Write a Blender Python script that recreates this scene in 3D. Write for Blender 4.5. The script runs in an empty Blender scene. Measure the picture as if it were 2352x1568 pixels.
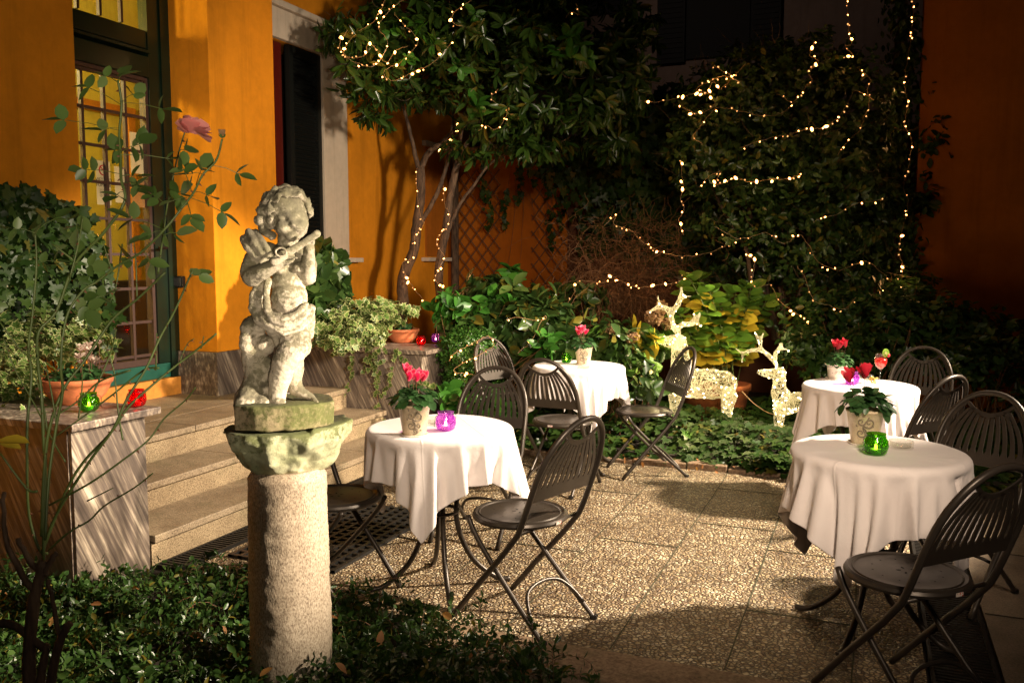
import bpy, bmesh, math, random
import numpy as np
from mathutils import Vector, Matrix
from mathutils.bvhtree import BVHTree
C = bpy.context.scene
COL = C.collection
R = math.radians
# ------------------------------------------------------------------ camera model (photo survey)
F, YAW, PT, H = 2000.0, R(22.3), R(5.26), 1.5
cy_, sy_ = math.cos(YAW), math.sin(YAW)
FW = np.array((-sy_*math.cos(PT), cy_*math.cos(PT), -math.sin(PT)))
RT = np.array((cy_, sy_, 0.0))
UP = np.array((-sy_*math.sin(PT), cy_*math.sin(PT), math.cos(PT)))
CAM = np.array((0, 0, H))
def ray(px, py): return FW + (px-1176)/F*RT + (784-py)/F*UP
def at(px, py, dep): return CAM + ray(px, py)*dep
def onz(px, py, z):
    d = ray(px, py); return CAM + d*((z-H)/d[2])
def onx(px, py, x):
    d = ray(px, py); return CAM + d*(x/d[0])
def ony(px, py, y):
    d = ray(px, py); return CAM + d*(y/d[1])
# ------------------------------------------------------------------ object helpers
def link(o, parent=None):
    COL.objects.link(o)
    if parent is not None: o.parent = parent
    return o
def tag(o, label=None, cat=None, group=None, kind=None):
    if label: o['label'] = label
    if cat: o['category'] = cat
    if group: o['group'] = group
    if kind: o['kind'] = kind
    return o
def thing(name, label, cat, loc=(0, 0, 0), rotz=0, group=None):
    o = bpy.data.objects.new(name, None); link(o)
    o.empty_display_size = .1
    o.location = tuple(float(v) for v in loc); o.rotation_euler = (0, 0, rotz)
    return tag(o, label, cat, group)
def mesh(name, V, Fc, mats, parent=None, smooth=False, fm=None, loc=None):
    me = bpy.data.meshes.new(name)
    me.from_pydata([tuple(map(float, v)) for v in V], [], [tuple(map(int, f)) for f in Fc])
    if not isinstance(mats, (list, tuple)): mats = [mats]
    for m in mats: me.materials.append(m)
    if fm is not None: me.polygons.foreach_set('material_index', np.array(fm, dtype=np.int32))
    if smooth: me.polygons.foreach_set('use_smooth', [True]*len(me.polygons))
    me.update()
    o = bpy.data.objects.new(name, me)
    if loc is not None: o.location = tuple(map(float, loc))
    return link(o, parent)
class MB:
    def __init__(s): s.v = []; s.f = []; s.m = []
    def add(s, V, Fc, mi=0):
        b = len(s.v); s.v += [tuple(map(float, v)) for v in V]; s.f += [tuple(i+b for i in f) for f in Fc]; s.m += [mi]*len(Fc); return s
    def box(s, a, b, mi=0, bev=0.0):
        x0, y0, z0 = [min(a[i], b[i]) for i in range(3)]; x1, y1, z1 = [max(a[i], b[i]) for i in range(3)]
        if bev <= 0:
            V = [(x, y, z) for z in (z0, z1) for x, y in ((x0, y0), (x1, y0), (x1, y1), (x0, y1))]
            return s.add(V, [(3, 2, 1, 0), (4, 5, 6, 7), (0, 1, 5, 4), (1, 2, 6, 5), (2, 3, 7, 6), (3, 0, 4, 7)], mi)
        bm = bmesh.new(); bmesh.ops.create_cube(bm, size=1)
        for v in bm.verts: v.co = Vector(((x0+x1)/2+v.co.x*(x1-x0), (y0+y1)/2+v.co.y*(y1-y0), (z0+z1)/2+v.co.z*(z1-z0)))
        bmesh.ops.bevel(bm, geom=list(bm.edges), offset=bev, segments=2, affect='EDGES', profile=.6)
        bm.verts.index_update()
        s.add([v.co for v in bm.verts], [[v.index for v in f.verts] for f in bm.faces], mi); bm.free(); return s
    def tube(s, P, r, n=6, mi=0, closed=False, cap=True):
        P = [Vector(p) for p in P]; m = len(P)
        rr = r if isinstance(r, (list, tuple)) else [r]*m
        V = []; nrm = None
        for i, p in enumerate(P):
            if closed: t = P[(i+1) % m]-P[i-1]
            else: t = (P[min(i+1, m-1)]-P[max(i-1, 0)])
            if t.length < 1e-9: t = Vector((0, 0, 1))
            t.normalize()
            if nrm is None:
                nrm = t.orthogonal().normalized()
            else:
                nrm = (nrm-t*nrm.dot(t))
                nrm = nrm.normalized() if nrm.length > 1e-6 else t.orthogonal().normalized()
            bn = t.cross(nrm)
            for k in range(n):
                a = 2*math.pi*k/n
                V.append(p+(nrm*math.cos(a)+bn*math.sin(a))*rr[i])
        Fc = []
        for i in range(m-1 if not closed else m):
            j = (i+1) % m
            for k in range(n):
                Fc.append((i*n+k, i*n+(k+1) % n, j*n+(k+1) % n, j*n+k))
        if cap and not closed:
            Fc.append(tuple(range(n))[::-1]); Fc.append(tuple((m-1)*n+k for k in range(n)))
        return s.add(V, Fc, mi)
    def lathe(s, prof, n=32, c=(0, 0, 0), mi=0):
        V = []; Fc = []
        for r, z in prof:
            for k in range(n):
                a = 2*math.pi*k/n; V.append((c[0]+r*math.cos(a), c[1]+r*math.sin(a), c[2]+z))
        for i in range(len(prof)-1):
            for k in range(n): Fc.append((i*n+k, i*n+(k+1) % n, (i+1)*n+(k+1) % n, (i+1)*n+k))
        return s.add(V, Fc, mi)
    def disc(s, c, r, n=24, mi=0, up=True):
        V = [c]+[(c[0]+r*math.cos(2*math.pi*k/n), c[1]+r*math.sin(2*math.pi*k/n), c[2]) for k in range(n)]
        return s.add(V, [(0, 1+k, 1+(k+1) % n) for k in range(n)], mi)
    def ball(s, c, r, n=8, mi=0):
        m = max(4, n//2+1); rx, ry, rz = (r, r, r) if not isinstance(r, (tuple, list)) else r
        V = [(c[0], c[1], c[2]+rz)]; Fc = []
        for i in range(1, m):
            for k in range(n):
                a = 2*math.pi*k/n; b = math.pi*i/m
                V.append((c[0]+rx*math.sin(b)*math.cos(a), c[1]+ry*math.sin(b)*math.sin(a), c[2]+rz*math.cos(b)))
        V.append((c[0], c[1], c[2]-rz))
        for k in range(n): Fc.append((0, 1+k, 1+(k+1) % n))
        for i in range(m-2):
            for k in range(n): Fc.append((1+i*n+k, 1+(i+1)*n+k, 1+(i+1)*n+(k+1) % n, 1+i*n+(k+1) % n))
        L = len(V)-1
        for k in range(n): Fc.append((L, 1+(m-2)*n+(k+1) % n, 1+(m-2)*n+k))
        return s.add(V, Fc, mi)
    def build(s, name, mats, parent=None, smooth=False, loc=None):
        return mesh(name, s.v, s.f, mats, parent, smooth, s.m, loc)
def struct(name, mb, m, smooth=False):
    return tag(mb.build(name, m, None, smooth), kind='structure')
def smoothpath(P, k=4):
    P = [np.array(p, float) for p in P]; out = []
    for i in range(len(P)-1):
        p0 = P[max(i-1, 0)]; p1 = P[i]; p2 = P[i+1]; p3 = P[min(i+2, len(P)-1)]
        for j in range(k):
            t = j/k
            out.append(.5*((2*p1)+(-p0+p2)*t+(2*p0-5*p1+4*p2-p3)*t*t+(-p0+3*p1-3*p2+p3)*t**3))
    out.append(P[-1]); return out
def autosmooth(o, ang=40):
    me = o.data
    me.polygons.foreach_set('use_smooth', [True]*len(me.polygons))
    try: me.set_sharp_from_angle(angle=R(ang))
    except Exception: pass
    return o
def copy_tree(o, parent=None):
    c = o.copy(); COL.objects.link(c); c.parent = parent
    for ch in [x for x in o.children]: copy_tree(ch, c)
    return c
# ------------------------------------------------------------------ materials
class N:
    def __init__(s, name):
        s.m = bpy.data.materials.new(name); s.m.use_nodes = True; s.t = s.m.node_tree
        s.b = s.t.nodes['Principled BSDF']; s.out = s.t.nodes['Material Output']
    def n(s, typ, **kw):
        nd = s.t.nodes.new(typ)
        for k, v in kw.items():
            if k in nd.inputs: nd.inputs[k].default_value = v
            else: setattr(nd, k, v)
        return nd
    def l(s, a, b): s.t.links.new(a, b); return s
    def coord(s, scale=(1, 1, 1), rot=(0, 0, 0), src='Object'):
        tc = s.n('ShaderNodeTexCoord'); mp = s.n('ShaderNodeMapping'); mp.inputs['Scale'].default_value = scale; mp.inputs['Rotation'].default_value = rot
        s.l(tc.outputs[src], mp.inputs['Vector']); return mp.outputs[0]
    def noise(s, vec, scale, detail=4, rough=.6):
        nd = s.n('ShaderNodeTexNoise'); nd.inputs['Scale'].default_value = scale; nd.inputs['Detail'].default_value = detail; nd.inputs['Roughness'].default_value = rough
        s.l(vec, nd.inputs['Vector']); return nd.outputs['Fac']
    def ramp(s, fac, stops, interp='LINEAR'):
        nd = s.n('ShaderNodeValToRGB'); cr = nd.color_ramp; cr.interpolation = interp
        while len(cr.elements) < len(stops): cr.elements.new(.5)
        for e, (p, c) in zip(cr.elements, stops):
            e.position = p; e.color = tuple(c)+(1,) if len(c) == 3 else c
        s.l(fac, nd.inputs['Fac']); return nd.outputs['Color']
    def mix(s, fac, a, b, bt='MIX'):
        nd = s.n('ShaderNodeMixRGB', blend_type=bt)
        for k, v in (('Fac', fac), ('Color1', a), ('Color2', b)):
            if isinstance(v, (int, float)): nd.inputs[k].default_value = v
            elif isinstance(v, (tuple, list)): nd.inputs[k].default_value = tuple(v)+(1,) if len(v) == 3 else v
            else: s.l(v, nd.inputs[k])
        return nd.outputs[0]
    def math(s, op, a, b=0.0):
        nd = s.n('ShaderNodeMath', operation=op)
        for i, v in enumerate((a, b)):
            if isinstance(v, (int, float)): nd.inputs[i].default_value = v
            else: s.l(v, nd.inputs[i])
        return nd.outputs[0]
    def bump(s, h, strength=.3, dist=.01, prev=None):
        nd = s.n('ShaderNodeBump'); nd.inputs['Strength'].default_value = strength; nd.inputs['Distance'].default_value = dist
        s.l(h, nd.inputs['Height'])
        if prev is not None: s.l(prev, nd.inputs['Normal'])
        s.l(nd.outputs[0], s.b.inputs['Normal']); return nd.outputs[0]
    def base(s, c):
        if isinstance(c, (tuple, list)): s.b.inputs['Base Color'].default_value = tuple(c)+(1,)
        else: s.l(c, s.b.inputs['Base Color'])
        return s
    def set(s, **kw):
        for k, v in kw.items(): s.b.inputs[k.replace('_', ' ')].default_value = v
        return s
def plain(name, c, rough=.5, metal=0, var=.15, nscale=30, bump=0.1, bscale=200, dist=.002, coat=0):
    s = N(name); v = s.coord()
    f = s.noise(v, nscale)
    c2 = tuple(x*(1-var) for x in c); c1 = tuple(min(1, x*(1+var)) for x in c)
    s.base(s.ramp(f, [(.3, c2), (.7, c1)])).set(Roughness=rough, Metallic=metal)
    if bump: s.bump(s.noise(v, bscale), bump, dist)
    if coat: s.b.inputs['Coat Weight'].default_value = coat
    return s.m
def leafmat(name, ca, cb, cc=None, rough=.35, edge=None, trans=.25, spec=.5, old=None):
    s = N(name); g = s.n('ShaderNodeNewGeometry')
    stops = [(0, ca), (.6, cb)]+([(.94 if old else 1, cc)] if cc else [])+([(.965, old)] if old else [])
    col = s.ramp(g.outputs['Random Per Island'], stops)
    v = s.coord(); col = s.mix(.35, col, s.ramp(s.noise(v, 3.0, 2), [(.3, tuple(x*.4 for x in cb)), (.7, tuple(min(1, x*1.5) for x in cb))]))
    if edge:
        at_ = s.n('ShaderNodeAttribute', attribute_name='edge')
        e = s.ramp(s.math('ADD', at_.outputs['Fac'], s.math('MULTIPLY', s.math('SUBTRACT', s.noise(v, 90), .5), .5)), [(.76, (0, 0, 0)), (.88, (1, 1, 1))])
        col = s.mix(e, col, edge)
    s.base(col).set(Roughness=rough)
    s.b.inputs['Specular IOR Level'].default_value = spec
    if trans > 0:
        tr = s.n('ShaderNodeBsdfTranslucent'); s.l(s.mix(.0, col, col), tr.inputs['Color'])
        mx = s.n('ShaderNodeMixShader'); mx.inputs[0].default_value = trans
        s.l(s.b.outputs[0], mx.inputs[1]); s.l(tr.outputs[0], mx.inputs[2]); s.l(mx.outputs[0], s.out.inputs['Surface'])
    return s.m
def emit(name, c, strength, sampling='NONE'):
    s = N(name); s.base((0.0, 0.0, 0.0)); s.b.inputs['Emission Color'].default_value = tuple(c)+(1,); s.b.inputs['Emission Strength'].default_value = strength
    try: s.m.cycles.emission_sampling = sampling
    except Exception: pass
    return s.m
M = {}
# orange plaster
def plaster(name, c, dark=.52):
    s = N(name); v = s.coord()
    f1 = s.noise(v, 1.3, 5, .65); f2 = s.noise(v, 14, 4)
    col = s.mix(.5, s.ramp(f1, [(.25, tuple(x*dark for x in c)), (.55, c), (.8, tuple(min(1, x*1.12) for x in c))]), s.ramp(f2, [(.3, tuple(x*.85 for x in c)), (.7, tuple(min(1, x*1.08) for x in c))]))
    sp = s.ramp(s.noise(v, 26, 6, .7), [(.66, (0, 0, 0)), (.74, (1, 1, 1))])
    vs = s.coord(scale=(5.5, 5.5, .35)); stk = s.ramp(s.noise(vs, 1.6, 5, .65), [(.52, (0, 0, 0)), (.75, (1, 1, 1))])
    col = s.mix(s.math('MULTIPLY', stk, .5), col, tuple(x*.5 for x in c))
    col = s.mix(s.math('MULTIPLY', sp, .3), col, tuple(x*.45 for x in c))
    s.base(col).set(Roughness=.9); s.b.inputs['Specular IOR Level'].default_value = .15
    b = s.bump(s.noise(v, 160, 3), .35, .003); s.bump(s.noise(v, 18, 3), .3, .006, b); return s.m
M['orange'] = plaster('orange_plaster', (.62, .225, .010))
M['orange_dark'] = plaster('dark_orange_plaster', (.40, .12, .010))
M['yellow'] = plaster('yellow_interior_plaster', (.62, .50, .09), .85)
M['greywall'] = plaster('grey_brown_plaster', (.17, .115, .09))
M['trim'] = plaster('pale_stone_trim', (.52, .43, .33), .8)
# pebble paving
def pebble():
    s = N('pebble_paving'); v = s.coord(scale=(1, 1, 1)); nz = s.n('ShaderNodeTexNoise'); nz.inputs['Scale'].default_value = 30; nz.inputs['Detail'].default_value = 2
    s.l(v, nz.inputs['Vector'])
    ad = s.n('ShaderNodeVectorMath', operation='MULTIPLY_ADD'); s.l(nz.outputs['Color'], ad.inputs[0]); ad.inputs[1].default_value = (.014, .014, .0); s.l(v, ad.inputs[2])
    def vor(feat, sc):
        q = s.n('ShaderNodeTexVoronoi', feature=feat); q.inputs['Scale'].default_value = sc; s.l(ad.outputs[0], q.inputs['Vector']); return q
    a = vor('F1', 56); e = vor('DISTANCE_TO_EDGE', 56)
    sep = s.n('ShaderNodeSeparateColor'); s.l(a.outputs['Color'], sep.inputs[0])
    stone = s.ramp(sep.outputs[0], [(0, (.20, .125, .07)), (.15, (.38, .26, .14)), (.4, (.54, .405, .23)), (.7, (.65, .52, .31)), (1, (.80, .70, .50))])
    big = s.noise(v, 2.6, 5, .6)
    stone = s.mix(.75, stone, s.ramp(big, [(.36, (.42, .36, .27)), (.60, (1, 1, 1))]), 'MULTIPLY')
    gap = s.ramp(e.outputs['Distance'], [(.04, (0, 0, 0)), (.20, (1, 1, 1))])
    s.base(s.mix(gap, (.075, .048, .027), stone)).set(Roughness=.55)
    hgt = s.ramp(e.outputs['Distance'], [(0, (0, 0, 0)), (.35, (1, 1, 1))], 'EASE')
    hm = s.math('MULTIPLY', hgt, s.math('ADD', sep.outputs[1], .5))
    s.bump(hm, 1.0, .009); return s.m
M['pebble'] = pebble()
def speckle(name, c1, c2, c3, sc=120, rough=.6, moss=0.0, stretch=(1, 1, 1)):
    s = N(name); v = s.coord(scale=stretch)
    a = s.ramp(s.noise(v, sc, 3, .7), [(.35, c1), (.5, c2), (.68, c3)])
    b = s.ramp(s.noise(v, 3.5, 5), [(.3, (.55, .5, .45)), (.6, (1, 1, 1))])
    col = s.mix(.8, a, b, 'MULTIPLY')
    if moss: col = s.mix(s.math('MULTIPLY', s.ramp(s.noise(v, 5, 6, .7), [(.52, (0, 0, 0)), (.68, (1, 1, 1))]), moss), col, (.05, .06, .015))
    s.base(col).set(Roughness=rough); bb = s.bump(s.noise(v, sc*.8, 3), .35, .004); s.bump(s.noise(v, 12, 5), .3, .012, bb); return s.m
M['step'] = speckle('step_granite', (.11, .08, .05), (.31, .235, .15), (.47, .375, .25), 140, .55, .3)
M['riser'] = speckle('riser_granite', (.11, .075, .042), (.33, .245, .14), (.48, .375, .23), 150, .7, .25)
M['conc'] = speckle('kerb_concrete', (.16, .10, .06), (.27, .18, .11), (.36, .26, .16), 60, .8, .4)
M['smoothpave'] = speckle('fine_paving', (.16, .12, .08), (.26, .20, .14), (.34, .27, .19), 160, .8, .2)
M['soil'] = speckle('soil', (.010, .007, .004), (.022, .014, .009), (.045, .028, .016), 50, .95)
M['column'] = speckle('column_stone', (.20, .155, .11), (.46, .38, .28), (.63, .55, .42), 210, .6, .12, (1, 1, .5))
def striated(name, rot, dark=1.0):
    s = N(name); v = s.coord(scale=(1, 1, 1), rot=rot)
    mp = s.n('ShaderNodeMapping'); mp.inputs['Scale'].default_value = (52, 52, 3.2); s.l(v, mp.inputs['Vector'])
    a = s.noise(mp.outputs[0], 1.0, 7, .62)
    mp2 = s.n('ShaderNodeMapping'); mp2.inputs['Scale'].default_value = (11, 11, .9); s.l(v, mp2.inputs['Vector'])
    b = s.noise(mp2.outputs[0], 1.0, 4, .6)
    f = s.math('ADD', s.math('MULTIPLY', a, .62), s.math('MULTIPLY', b, .38))
    k = dark
    col = s.ramp(f, [(.38, (.060*k, .045*k, .037*k)), (.48, (.12*k, .092*k, .073*k)), (.54, (.21*k, .165*k, .125*k)), (.585, (.34*k, .28*k, .21*k)), (.64, (.55*k, .46*k, .35*k))])
    s.base(col).set(Roughness=.42); s.bump(f, .35, .005); return s.m
M['stri'] = striated('striated_granite', (0, R(28), R(0)))
M['stri2'] = striated('striated_granite_end', (R(-25), 0, 0), .72)
# statue stone
def statue_mat(name, light, green, amt, moss2=(.30, .36, .16), off=0.0, big=9):
    s = N(name); v = s.coord()
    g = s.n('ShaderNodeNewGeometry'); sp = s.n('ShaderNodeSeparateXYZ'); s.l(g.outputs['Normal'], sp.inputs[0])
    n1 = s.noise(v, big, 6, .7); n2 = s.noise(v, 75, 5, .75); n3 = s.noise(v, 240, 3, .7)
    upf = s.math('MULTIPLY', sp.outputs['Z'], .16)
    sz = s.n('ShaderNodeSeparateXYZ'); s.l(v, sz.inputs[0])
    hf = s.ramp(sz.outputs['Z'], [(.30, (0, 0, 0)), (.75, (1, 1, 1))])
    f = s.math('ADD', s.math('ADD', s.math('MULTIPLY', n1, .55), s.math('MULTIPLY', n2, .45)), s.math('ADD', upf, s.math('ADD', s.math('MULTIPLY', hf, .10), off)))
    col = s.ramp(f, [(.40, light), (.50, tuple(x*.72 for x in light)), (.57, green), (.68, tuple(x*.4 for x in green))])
    stain = s.ramp(s.noise(v, 6, 4), [(.45, (0, 0, 0)), (.7, (1, 1, 1))])
    base = s.mix(s.math('MULTIPLY', stain, .45), light, (.38, .24, .12))
    mossy = s.mix(s.ramp(s.noise(v, 4, 3), [(.45, (0, 0, 0)), (.6, (1, 1, 1))]), col, s.mix(.55, col, moss2))
    c = s.mix(amt, base, mossy)
    pits = s.ramp(n3, [(.62, (0, 0, 0)), (.72, (1, 1, 1))])
    c = s.mix(s.math('MULTIPLY', pits, .7), c, (.05, .04, .025))
    s.base(c).set(Roughness=.88)
    b = s.bump(n2, .7, .004); s.bump(n3, .5, .003, b); return s.m
M['statue'] = statue_mat('weathered_statue_stone', (.60, .53, .41), (.12, .11, .065), .9, (.16, .155, .08), -.004)
M['plinth'] = statue_mat('mossy_plinth_stone', (.34, .27, .16), (.07, .07, .022), .97, (.12, .14, .035), .03)
M['rock'] = statue_mat('mossy_rock', (.50, .50, .32), (.07, .075, .025), .97, (.17, .20, .07), .02, 5.5)
# metals, cloth, glass etc
M['metal'] = plain('brown_black_painted_steel', (.050, .040, .031), .36, .4, .2, 12, .05, 300)
M['iron'] = plain('drain_iron', (.03, .026, .022), .5, .7)
M['greenpaint'] = plain('dark_green_paint', (.003, .011, .005), .3, 0, .3, 6, .08, 60)
M['teal'] = plain('teal_green_paint', (.005, .06, .04), .4, 0, .2, 6)
M['muntin'] = plain('brown_glazing_bar', (.045, .022, .016), .45)
M['terra'] = plain('terracotta', (.44, .13, .045), .75, 0, .35, 14, .25, 120)
M['trellis'] = plain('trellis_wood', (.12, .055, .025), .7)
M['bark'] = speckle('tree_bark', (.03, .018, .010), (.085, .05, .028), (.15, .095, .055), 30, .85, 0, (1, 1, .25))
M['stem'] = plain('rose_stem', (.075, .11, .025), .5, 0, .4, 8)
M['stemred'] = plain('reddish_stem', (.14, .055, .025), .6, 0, .4, 8)
M['twig'] = plain('dry_twig', (.16, .075, .03), .8, 0, .4, 6)
M['black'] = plain('black_plastic', (.01, .01, .01), .4)
M['shutter'] = plain('black_green_shutter', (.003, .004, .003), .5)
M['redwood'] = plain('dark_red_window_wood', (.07, .006, .003), .35)
M['greyframe'] = plain('grey_frame', (.10, .095, .09), .5)
M['dark'] = plain('dark_interior', (.006, .005, .004), .9)
M['ceramic'] = plain('white_ceramic', (.72, .64, .55), .35, 0, .08, 8, .03)
M['ink'] = plain('grey_ornament', (.20, .16, .11), .6)
M['paper'] = plain('paper', (.70, .58, .36), .8, 0, .04)
M['inkblack'] = plain('black_print', (.02, .015, .01), .7)
M['inkred'] = plain('red_print', (.5, .02, .02), .7)
M['wax'] = plain('tealight_wax', (.8, .75, .65), .5)
def crackle():
    s = N('cream_crackle_pot'); v = s.coord()
    a = s.n('ShaderNodeTexVoronoi', feature='DISTANCE_TO_EDGE'); a.inputs['Scale'].default_value = 95; s.l(v, a.inputs['Vector'])
    cr = s.ramp(a.outputs['Distance'], [(0, (1, 1, 1)), (.05, (0, 0, 0))])
    base = s.ramp(s.noise(v, 18, 4), [(.3, (.55, .42, .25)), (.6, (.68, .57, .40)), (.8, (.42, .34, .2))])
    s.base(s.mix(s.math('MULTIPLY', cr, .55), base, (.3, .22, .12))).set(Roughness=.45); s.bump(s.noise(v, 60), .2, .002); return s.m
M['crackle'] = crackle()
def clothmat():
    s = N('white_tablecloth'); v = s.coord()
    w = s.n('ShaderNodeTexWave'); w.inputs['Scale'].default_value = 220; s.l(v, w.inputs['Vector'])
    c = s.ramp(s.noise(v, 4, 4), [(.3, (.74, .67, .64)), (.7, (.80, .74, .71))])
    s.base(c).set(Roughness=.85); s.b.inputs['Sheen Weight'].default_value = .2
    b = s.bump(w.outputs['Fac'], .08, .0008); b = s.bump(s.noise(v, 9, 5, .7), .35, .010, b)
    sx = s.n('ShaderNodeSeparateXYZ'); s.l(s.coord(rot=(0, 0, .9)), sx.inputs[0])
    def crease(o): return s.ramp(s.math('ABSOLUTE', s.math('SUBTRACT', s.math('FRACT', s.math('MULTIPLY', o, 3.6)), .5)), [(0, (1, 1, 1)), (.02, (0, 0, 0))])
    s.bump(s.mix(1.0, crease(sx.outputs[0]), crease(sx.outputs[1]), 'ADD'), .5, .0025, b); return s.m
M['cloth'] = clothmat()
def glass(name, c, tint=.6, glow=None, g=0):
    s = N(name); s.t.nodes.remove(s.b)
    tr = s.n('ShaderNodeBsdfTransparent'); tr.inputs[0].default_value = tuple(c)+(1,)
    gl = s.n('ShaderNodeBsdfGlossy'); gl.inputs['Roughness'].default_value = .05; gl.inputs[0].default_value = (1, 1, 1, 1)
    df = s.n('ShaderNodeBsdfTranslucent'); v = s.coord()
    s.l(s.ramp(s.noise(v, 20, 2), [(.3, tuple(x*.8 for x in c)), (.7, c)]), df.inputs[0])
    lw = s.n('ShaderNodeLayerWeight'); lw.inputs[0].default_value = .5
    fr = s.math('ADD', s.math('MULTIPLY', s.math('POWER', lw.outputs['Facing'], 4.0), .45), .035)
    m1 = s.n('ShaderNodeMixShader'); m1.inputs[0].default_value = tint; s.l(tr.outputs[0], m1.inputs[1]); s.l(df.outputs[0], m1.inputs[2])
    m2 = s.n('ShaderNodeMixShader'); s.l(fr, m2.inputs[0]); s.l(m1.outputs[0], m2.inputs[1]); s.l(gl.outputs[0], m2.inputs[2])
    last = m2.outputs[0]
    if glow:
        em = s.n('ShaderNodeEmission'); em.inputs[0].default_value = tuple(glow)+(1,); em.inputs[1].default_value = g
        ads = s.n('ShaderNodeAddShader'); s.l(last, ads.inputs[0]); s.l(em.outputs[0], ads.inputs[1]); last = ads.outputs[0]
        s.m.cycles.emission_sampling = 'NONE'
    s.l(last, s.out.inputs['Surface']); return s.m
M['clear'] = glass('clear_glass', (.93, .93, .9), .01)
M['pane'] = glass('window_pane', (.95, .95, .92), .0)
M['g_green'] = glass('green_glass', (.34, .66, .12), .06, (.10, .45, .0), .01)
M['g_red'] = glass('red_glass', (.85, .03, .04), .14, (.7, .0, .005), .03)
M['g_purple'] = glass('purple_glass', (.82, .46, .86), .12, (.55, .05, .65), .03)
M['drink'] = plain('red_drink', (.75, .02, .02), .2, 0, .05)
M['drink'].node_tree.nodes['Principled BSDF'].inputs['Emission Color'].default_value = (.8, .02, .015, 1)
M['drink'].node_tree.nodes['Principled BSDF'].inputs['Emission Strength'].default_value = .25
M['kiwi'] = plain('kiwi_flesh', (.22, .40, .04), .5, 0, .4, 60)
M['kiwic'] = plain('kiwi_core', (.42, .45, .16), .5)
M['snack'] = plain('yellow_crisps', (.62, .42, .10), .7, 0, .3)
M['flame'] = emit('candle_flame', (1, .72, .3), 60)
M['bulb'] = emit('fairy_bulb', (1, .40, .10), 16)
M['bulbdim'] = emit('dim_fairy_bulb', (1, .42, .12), 2.2)
M['led'] = emit('reindeer_led', (1, .78, .36), 18)
M['wire'] = plain('clear_green_wire', (.30, .18, .08), .4)
M['handle'] = plain('dark_wire_handle', (.03, .02, .02), .35, .8)
def acrylic():
    s = N('spun_acrylic_wire'); v = s.coord()
    f = s.noise(v, 9, 3)
    s.base((.42, .38, .24)).set(Roughness=.2)
    s.l(s.ramp(f, [(.3, (.60, .42, .14)), (.7, (1, .82, .40))]), s.b.inputs['Emission Color'])
    s.l(s.math('MULTIPLY', s.math('POWER', f, 2.0), 2.1), s.b.inputs['Emission Strength'])
    s.m.cycles.emission_sampling = 'NONE'; return s.m
M['acrylic'] = acrylic()
M['petalpink'] = leafmat('cyclamen_petal', (.70, .01, .07), (.85, .02, .12), None, .5, edge=(.9, .2, .3), trans=.4)
M['petalred'] = leafmat('dark_cyclamen_petal', (.30, .005, .012), (.5, .01, .03), None, .5, trans=.3)
M['petalwhite'] = leafmat('white_cyclamen_petal', (.75, .5, .42), (.8, .62, .52), None, .5, trans=.4)
M['rose'] = leafmat('pink_rose_petal', (.85, .24, .22), (.90, .36, .32), (.92, .45, .34), .5, trans=.35)
M['cycleaf'] = leafmat('cyclamen_leaf', (.015, .05, .012), (.04, .11, .03), (.09, .17, .07), .35)
M['ivy'] = leafmat('dark_ivy_leaf', (.012, .030, .006), (.026, .062, .010), (.07, .10, .022), .42, spec=.3, old=(.17, .12, .02))
M['varieg'] = leafmat('variegated_ivy_leaf', (.045, .10, .018), (.09, .165, .03), (.15, .23, .05), .4, edge=(.42, .43, .18))
M['roseleaf'] = leafmat('rose_leaf', (.055, .11, .02), (.10, .17, .04), (.17, .23, .08), .45)
M['treeleaf'] = leafmat('glossy_tree_leaf', (.018, .042, .008), (.035, .080, .012), (.07, .12, .02), .28, old=(.20, .15, .02))
M['shrubleaf'] = leafmat('shrub_leaf', (.020, .045, .012), (.040, .085, .018), (.09, .13, .03), .30, old=(.20, .15, .02))
M['boxleaf'] = leafmat('boxwood_leaf', (.02, .065, .012), (.045, .13, .018), (.09, .19, .03), .3)
M['vinca'] = leafmat('ground_cover_leaf', (.013, .036, .008), (.034, .078, .015), (.075, .13, .028), .34, old=(.20, .15, .02))
M['bright'] = leafmat('bright_leaf', (.022, .09, .012), (.045, .16, .018), (.09, .23, .03), .35)
M['hydrangea'] = leafmat('hydrangea_leaf', (.05, .14, .02), (.12, .24, .03), (.26, .32, .04), .42)
M['hydyellow'] = leafmat('yellowing_leaf', (.42, .32, .03), (.55, .40, .035), (.32, .30, .04), .45)
M['dryflower'] = leafmat('dried_hydrangea', (.26, .14, .06), (.40, .24, .12), (.42, .34, .12), .8)
M['deadleaf'] = leafmat('dead_leaf', (.20, .09, .025), (.36, .16, .05), (.45, .26, .06), .7)
# ------------------------------------------------------------------ leaf machinery
TPL = {}
def tpl(name, half, centre, base=(0, 0, 0)):
    # half outline from just after base to tip on +x side
    right = list(half); left = [(-x, y, z) for x, y, z in half[:-1]][::-1]
    V = [base]+right+left
    n = len(V); V.append(centre)
    Fc = [(n, i, (i+1) % n) for i in range(n)]
    TPL[name] = (np.array(V, float), np.array(Fc), np.array([1.0]*n+[0.0]))
tpl('oval', [(.2, .22, .05), (.27, .5, .07), (.18, .8, .02), (0, 1, -.08)], (0, .5, -.02))
tpl('long', [(.11, .22, .03), (.155, .5, .04), (.11, .78, .0), (0, 1, -.10)], (0, .5, -.03))
tpl('broad', [(.34, .12, .05), (.43, .42, .06), (.27, .78, .0), (0, 1, -.06)], (0, .42, -.03))
tpl('ivy', [(.24, -.12, .02), (.56, .08, .0), (.33, .30, .04), (.40, .62, .0), (.17, .62, .03), (0, 1, -.06)], (0, .33, -.04), (0, .04, 0))
tpl('petal', [(.16, .15, .06), (.26, .5, .10), (.2, .85, .03), (0, 1, .0)], (0, .5, -.04))
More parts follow.
